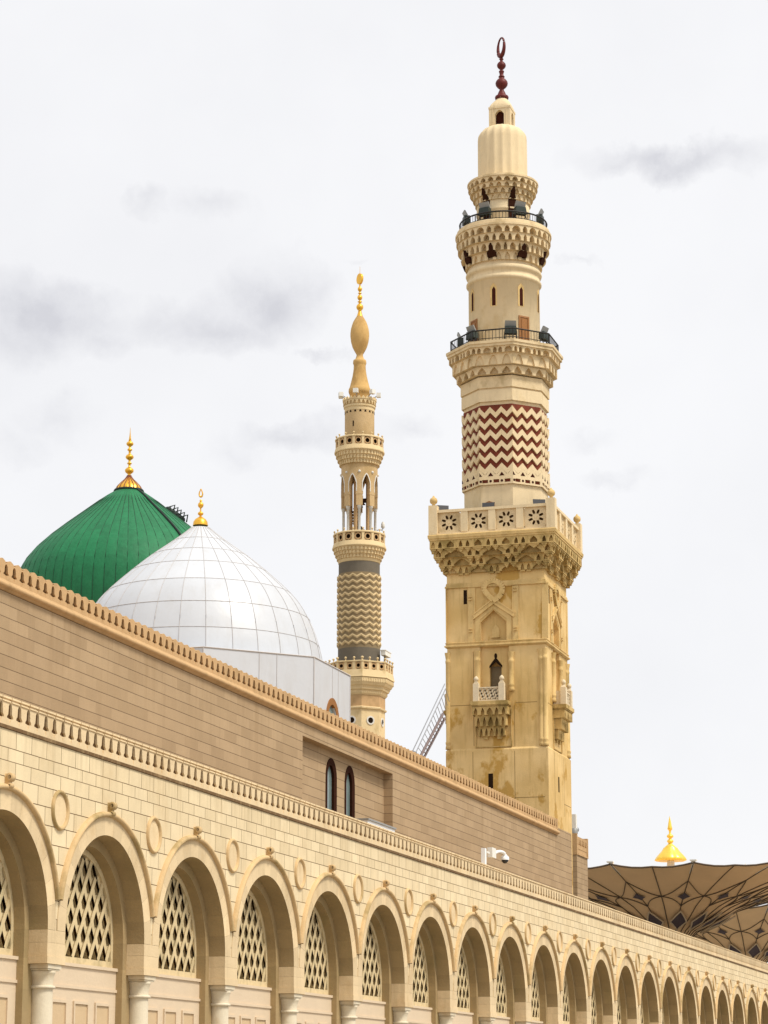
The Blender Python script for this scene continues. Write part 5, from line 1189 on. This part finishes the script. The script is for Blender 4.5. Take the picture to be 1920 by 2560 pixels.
# ================================================================== DOME CAMERA ON THE PARAPET
P0=onY(1205,2150,24.45); x0,y0,z0=P0
dc=thing('dome_camera','white dome security camera on a curved arm above the arcade crenels','camera',(x0,y0,ZT+.08))
m=MB(); pc=lambda x,y: onY(1080+x*.1929,2040+y*.1929,24.45)
a,b_=pc(642,590),pc(700,462); m.box(a[0]+.25,b_[0]-.25,y0-.08,y0+.08,ZT+.08,b_[2]+.10); m.build('post',M['whitepaint'],dc)
a,b_=pc(735,560),pc(800,457); m=MB(); m.box(a[0]+.2,b_[0],y0-.10,y0+.10,a[2]+.10,b_[2]+.10); c1=pc(700,520); m.box(c1[0],a[0],y0-.05,y0+.05,c1[2]+.12,c1[2]+.2); m.build('junction_box',M['steelwhite'],dc)
m=MB(); pth=[pc(x,y) for x,y in ((800,505),(820,475),(850,462),(885,460),(915,468),(938,485),(948,510))]; m.tube([(p_[0],p_[1],p_[2]) for p_ in pth],.065,8); m.build('arm',M['whitepaint'],dc)
cb=pc(945,570); r_=(pc(998,570)[0]-pc(892,570)[0])/2; r_=55*.1929*mpp(cb[0],cb[1],cb[2]); m=MB(); zt_=pc(945,500)[2]; m.lathe([(r_,cb[2]),(r_*.98,cb[2]+.12),(r_*.85,cb[2]+(zt_-cb[2])*.6),(r_*.5,zt_-.03),(r_*.2,zt_+.05)],cb[0],cb[1],24); m.build('housing',M['whitepaint'],dc)
m=MB(); m.lathe([(.01,cb[2]-r_*.85),(r_*.4,cb[2]-r_*.76),(r_*.72,cb[2]-r_*.4),(r_*.84,cb[2]-.005)],cb[0],cb[1],24); m.build('lens_dome',M['blackglass'],dc)
# ================================================================== STEEL STAIR LEANING BY THE TOWER
st=thing('steel_stair','steep steel stair with thin handrails rising to the left side of the tall minaret','stair',onY(1055,1900,32))
m=MB()
C_=[onY(1050,1893,32.0),onY(1107,1785,32.0)]; D_=[onY(1059,1896,32.9),onY(1112,1796,32.9)]
m.tube(C_,.075,6); m.tube(D_,.07,6); m.build('stringer',M['redpaint'],st)
m=MB()
for i in range(12):
    f=(i+.5)/12; m.tube([Vector(C_[0]).lerp(Vector(C_[1]),f),Vector(D_[0]).lerp(Vector(D_[1]),f)],.03,4)
m.build('tread',M['redpaint'],st)
m=MB(); A_=[onY(1032,1877,32.9),onY(1112,1710,32.9)]; B_=[onY(1040,1881,32.0),onY(1114,1722,32.0)]
for q in (A_,B_): m.tube(q,.028,5)
for i in range(15):
    f=i/14; p_=Vector(B_[0]).lerp(Vector(B_[1]),f); q=Vector(C_[0]).lerp(Vector(C_[1]),f*1.3); m.tube([p_,q],.016,4)
m.tube([A_[0],B_[0],C_[0]],.03,4); m.build('handrail',M['greysteel'],st)
# ================================================================== BIG SHADE UMBRELLAS
def umbrella(label,X,Y,phi):
    t=thing('shade_umbrella',label,'umbrella',(X,Y,GROUND),'giant fabric shade umbrellas beyond the arcade')
    H=12.75; pf=[(0.03,11.0),(.07,11.9),(.16,13.0),(.24,13.5),(.31,13.9),(.42,14.7),(.56,15.4),(.765,16.3),(1.0,17.4)]
    def zr(u):
        for (a,za),(b_,zb_) in zip(pf,pf[1:]):
            if u<=b_: return za+(zb_-za)*(u-a)/(b_-a)
        return pf[-1][1]
    NR=32
    def rim(f):   # f in [0,NR): point on the square outline
        f=(f+NR)%NR; s_=min(int(f//8),3); v=(f-8*s_)/8*2-1; x,y=[(-1,-v),(v,-1),(1,v),(-v,1)][s_]; return x,y
    cph,sph=math.cos(phi),math.sin(phi)
    def S(f,u,off=0.):
        x,y=rim(f); L=math.hypot(x,y); k=u**1.5; cx_,cy_=x/L,y/L; px=(x*k+cx_*(1-k))*H*u; py=(y*k+cy_*(1-k))*H*u
        sag=.24*u**6*math.sin(PI*(((f+1)/2)%1)); inn=1-.012*u**6*math.sin(PI*(((f+1)/2)%1))
        px*=inn; py*=inn
        z=zr(u)-sag-.10*math.sin(PI*(f%1))*u-off
        return (X+px*cph-py*sph,Y+px*sph+py*cph,z)
    us=[.03,.05,.07,.1,.13,.16,.2,.24,.28,.31,.36,.42,.49,.56,.63,.7,.765,.84,.92,1.0]
    m=MB(); m.grid([[S(i/4,u) for i in range(NR*4)] for u in us],True); m.grid([[S(i/4,u,-.05) for i in range(NR*4)] for u in us],True)
    m.grid([[S(i/4,1) for i in range(NR*4)],[S(i/4,1,-.05) for i in range(NR*4)]],True); m.build('canopy',M['umb'],t)
    m=MB()
    for i in range(NR): m.tube([S(i,u,.03) for u in us],.045,4)
    m.tube([S(i/4,1,.02) for i in range(NR*4)],.07,4,closed=True)
    def curve(f0,u0,f1,u1,b=0.,w_=.042,n=8):
        m.tube([S(f0+(f1-f0)*k/n,u0+(u1-u0)*k/n+b*math.sin(PI*k/n),.04) for k in range(n+1)],w_,4)
    for i in range(1,NR,2):      # arm ribs are the even ones
        for s_ in (-1,1):
            curve(i,.765,i+s_,.55,-.035); curve(i+s_,.55,i,.42,.035)
    m.build('seam_rib',M['umb_rib'],t)
    m=MB(); m2=MB()
    def dia(i,uc,du,df,mb,off=.13):
        P=[S(i,uc+du,off),S(i+df,uc,off),S(i,uc-du,off),S(i-df,uc,off)]; 
        C=S(i,uc,off); pts=[]
        for a,b_ in zip(P,P[1:]+P[:1]): pts.append(a); pts.append(tuple((a[q]+b_[q])/2*.86+C[q]*.14 for q in range(3)))
        mb.face(pts)
    for i in range(1,NR,2):
        m.cut(); m2.cut(); dia(i,.565,.05,.30,m); 
        P=[(i,.40),(i+.72,.30),(i,.20),(i-.72,.30)]
        m.cut(); Q=[S(f,u,.28) for f,u in P]; m.face(Q)
        for a,b_ in zip(P,P[1:]+P[:1]): m2.tube([S(a[0]+(b_[0]-a[0])*k/3,a[1]+(b_[1]-a[1])*k/3,.29) for k in range(4)],.07,4)
    m.build('diamond_panel',M['umb_blue'],t); m2.build('panel_border',M['umb_frame'],t)
    m=MB()
    for i in range(1,NR,2):
        a,b_=S(i,1.0,-.10),S(i,.80,-.16); m.tube([a,b_],.16,6); x=Vector(a); m.box(x.x-.25,x.x+.25,x.y-.25,x.y+.25,x.z,x.z+.1)
        m.tube([S(i,.80,-.16),(X,Y,18.2)],.10,5)
    m.build('arm',M['steelwhite'],t)
    m=MB(); m.lathe([(.9,GROUND),(.9,GROUND+2.4),(.55,GROUND+2.6),(.5,9.5),(.75,10.4),(.5,11.2),(.35,11.6),(.35,18.0),(.3,18.6),(.3,18.7),(.2,18.9)],X,Y,16); m.build('column',M['steelwhite'],t)
    f=lambda z_: 18.72+(500-z_)/330*3.6
    fo_=MB(); G=.01015*1.0
    pr_=[(110,504),(122,498),(112,478),(92,455),(76,436),(62,418),(54,405)]
    fo_.lathe([(r_*G,f(y)) for r_,y in pr_],X,Y,64,mod=lambda a,z:1+.07*abs(math.cos(a*4))*(1 if z<f(440) else .4))
    top=[(52,410),(52,402),(38,390),(20,378),(17,370)]+bead(340,372,30,5,14)[::-1]+bead(302,336,31,5,12)[::-1]+[(10,300),(9,285),(12,276),(21,268),(22,258),(18,246),(12,215),(5,185),(1,170)]
    fo_.lathe([(r_*G*.9,f(y)) for r_,y in top],X,Y,24); fo_.build('finial',M['gold2'],t)
    return t
umbrella('giant tan fabric shade umbrella with gold finial filling the right edge of the view',204.3,36.0,R(3.5))
umbrella('farther giant tan umbrella seen low at the right edge beneath the nearer one',249,36.5,R(3.5))
# ================================================================== SKY, SUN, CAMERA
SUN_AZ=R(-104)   # veiled sun in front of the long facade, high to the right behind the camera
w=bpy.data.worlds.new('World'); sc.world=w; w.use_nodes=True; nt=w.node_tree; nt.nodes.clear()
out=N(nt,'ShaderNodeOutputWorld'); bg=N(nt,'ShaderNodeBackground'); bg2=N(nt,'ShaderNodeBackground'); mx=N(nt,'ShaderNodeMixShader'); mx.inputs[0].default_value=.93
sky=N(nt,'ShaderNodeTexSky'); sky.sky_type='NISHITA'; sky.sun_disc=False; sky.sun_elevation=R(58); 
nt.links.new(sky.outputs[0],bg.inputs[0]); bg.inputs[1].default_value=.08
tc=N(nt,'ShaderNodeTexCoord'); 
# clouds: soft grey patches broken up by noise, laid out by compass direction and height
nv_=N(nt,'ShaderNodeVectorMath',operation='NORMALIZE'); nt.links.new(tc.outputs['Generated'],nv_.inputs[0])
sp=N(nt,'ShaderNodeSeparateXYZ'); nt.links.new(nv_.outputs[0],sp.inputs[0])
azn=mth(nt,'ARCTAN2',sp.outputs[1],sp.outputs[0]); eln=mth(nt,'ARCSINE',sp.outputs[2])
vec=comb(nt,azn,eln,0)
d1=noise(nt,26,6,.62,vec,1); dv=N(nt,'ShaderNodeVectorMath',operation='MULTIPLY_ADD'); nt.links.new(d1,dv.inputs[0]); dv.inputs[1].default_value=(.055,.042,0); dv.inputs[2].default_value=(-.0275,-.021,0)
av=N(nt,'ShaderNodeVectorMath',operation='ADD'); nt.links.new(vec,av.inputs[0]); nt.links.new(dv.outputs[0],av.inputs[1])
tot=None
blobs=[(110,690,190,100,1.0),(30,650,140,80,.7),(210,740,110,50,.8),(590,640,130,110,1.0),(450,700,190,70,.9),(540,585,60,50,.6),(460,440,90,45,.55),(320,425,55,40,.5),(1430,350,230,50,1.0),(1560,330,150,40,.7),(110,905,120,50,.65),(30,960,90,50,.5),(680,920,150,42,.75),(860,925,90,35,.5),(520,960,80,40,.35),(1370,1038,110,24,.75),(700,767,60,16,.7),(785,550,40,10,.4),(1250,590,40,12,.35),(1270,945,80,26,.4)]
for (bx,by,rx_,ry_,am) in blobs:
    a,b_,c_=ray(bx/.864,by/.864); L=math.sqrt(a*a+b_*b_+c_*c_); az=math.atan2(b_,a); el=math.asin(c_/L)
    s1=N(nt,'ShaderNodeVectorMath',operation='SUBTRACT'); nt.links.new(av.outputs[0],s1.inputs[0]); s1.inputs[1].default_value=(az,el,0)
    s2_=N(nt,'ShaderNodeVectorMath',operation='MULTIPLY'); nt.links.new(s1.outputs[0],s2_.inputs[0]); s2_.inputs[1].default_value=(5443*math.cos(el)/rx_,5443/ry_,0)
    ln=N(nt,'ShaderNodeVectorMath',operation='LENGTH'); nt.links.new(s2_.outputs[0],ln.inputs[0])
    v=mth(nt,'MULTIPLY',ramp(nt,ln.outputs['Value'],1.15,.1),am)
    tot=v if tot is None else mth(nt,'MAXIMUM',tot,v)
wisp=noise(nt,14,7,.6,vec); low=mth(nt,'MULTIPLY',ramp(nt,noise(nt,5,5,.55,vec),.40,.74),.28)
cl_=mth(nt,'ADD',mth(nt,'MULTIPLY',tot,ramp(nt,wisp,.30,.60)),low,clamp=True)
col=mixc(nt,cl_,(.965,.965,.98,1),(.69,.69,.73,1))
nt.links.new(col,bg2.inputs[0]); bg2.inputs[1].default_value=.98
nt.links.new(bg.outputs[0],mx.inputs[1]); nt.links.new(bg2.outputs[0],mx.inputs[2]); nt.links.new(mx.outputs[0],out.inputs[0])
SE=R(56); sdir=Vector((math.cos(SUN_AZ)*math.cos(SE),math.sin(SUN_AZ)*math.cos(SE),math.sin(SE)))
sky.sun_rotation=PI/2-SUN_AZ; sky.sun_elevation=SE
sl=bpy.data.lights.new('sun','SUN'); sl.energy=3.3; sl.angle=R(16); sl.color=(1,.95,.86); so_=bpy.data.objects.new('sun',sl); COL.objects.link(so_)
so_.rotation_euler=(-sdir).to_track_quat('-Z','Y').to_euler(); so_.location=(0,-20,60)
cam=bpy.data.cameras.new('camera'); co=bpy.data.objects.new('camera',cam); COL.objects.link(co); co.location=(0,0,0)
co.rotation_euler=(PI/2+PITCH,0,AZ-PI/2); cam.sensor_fit='VERTICAL'; cam.sensor_height=36; cam.sensor_width=27; cam.lens=36*FL/2560; cam.clip_end=5000; cam.clip_start=.1
sc.camera=co
sc.render.resolution_x=768; sc.render.resolution_y=1024
sc.view_settings.view_transform='Standard'; sc.view_settings.look='None'; sc.view_settings.exposure=.08; sc.view_settings.gamma=1
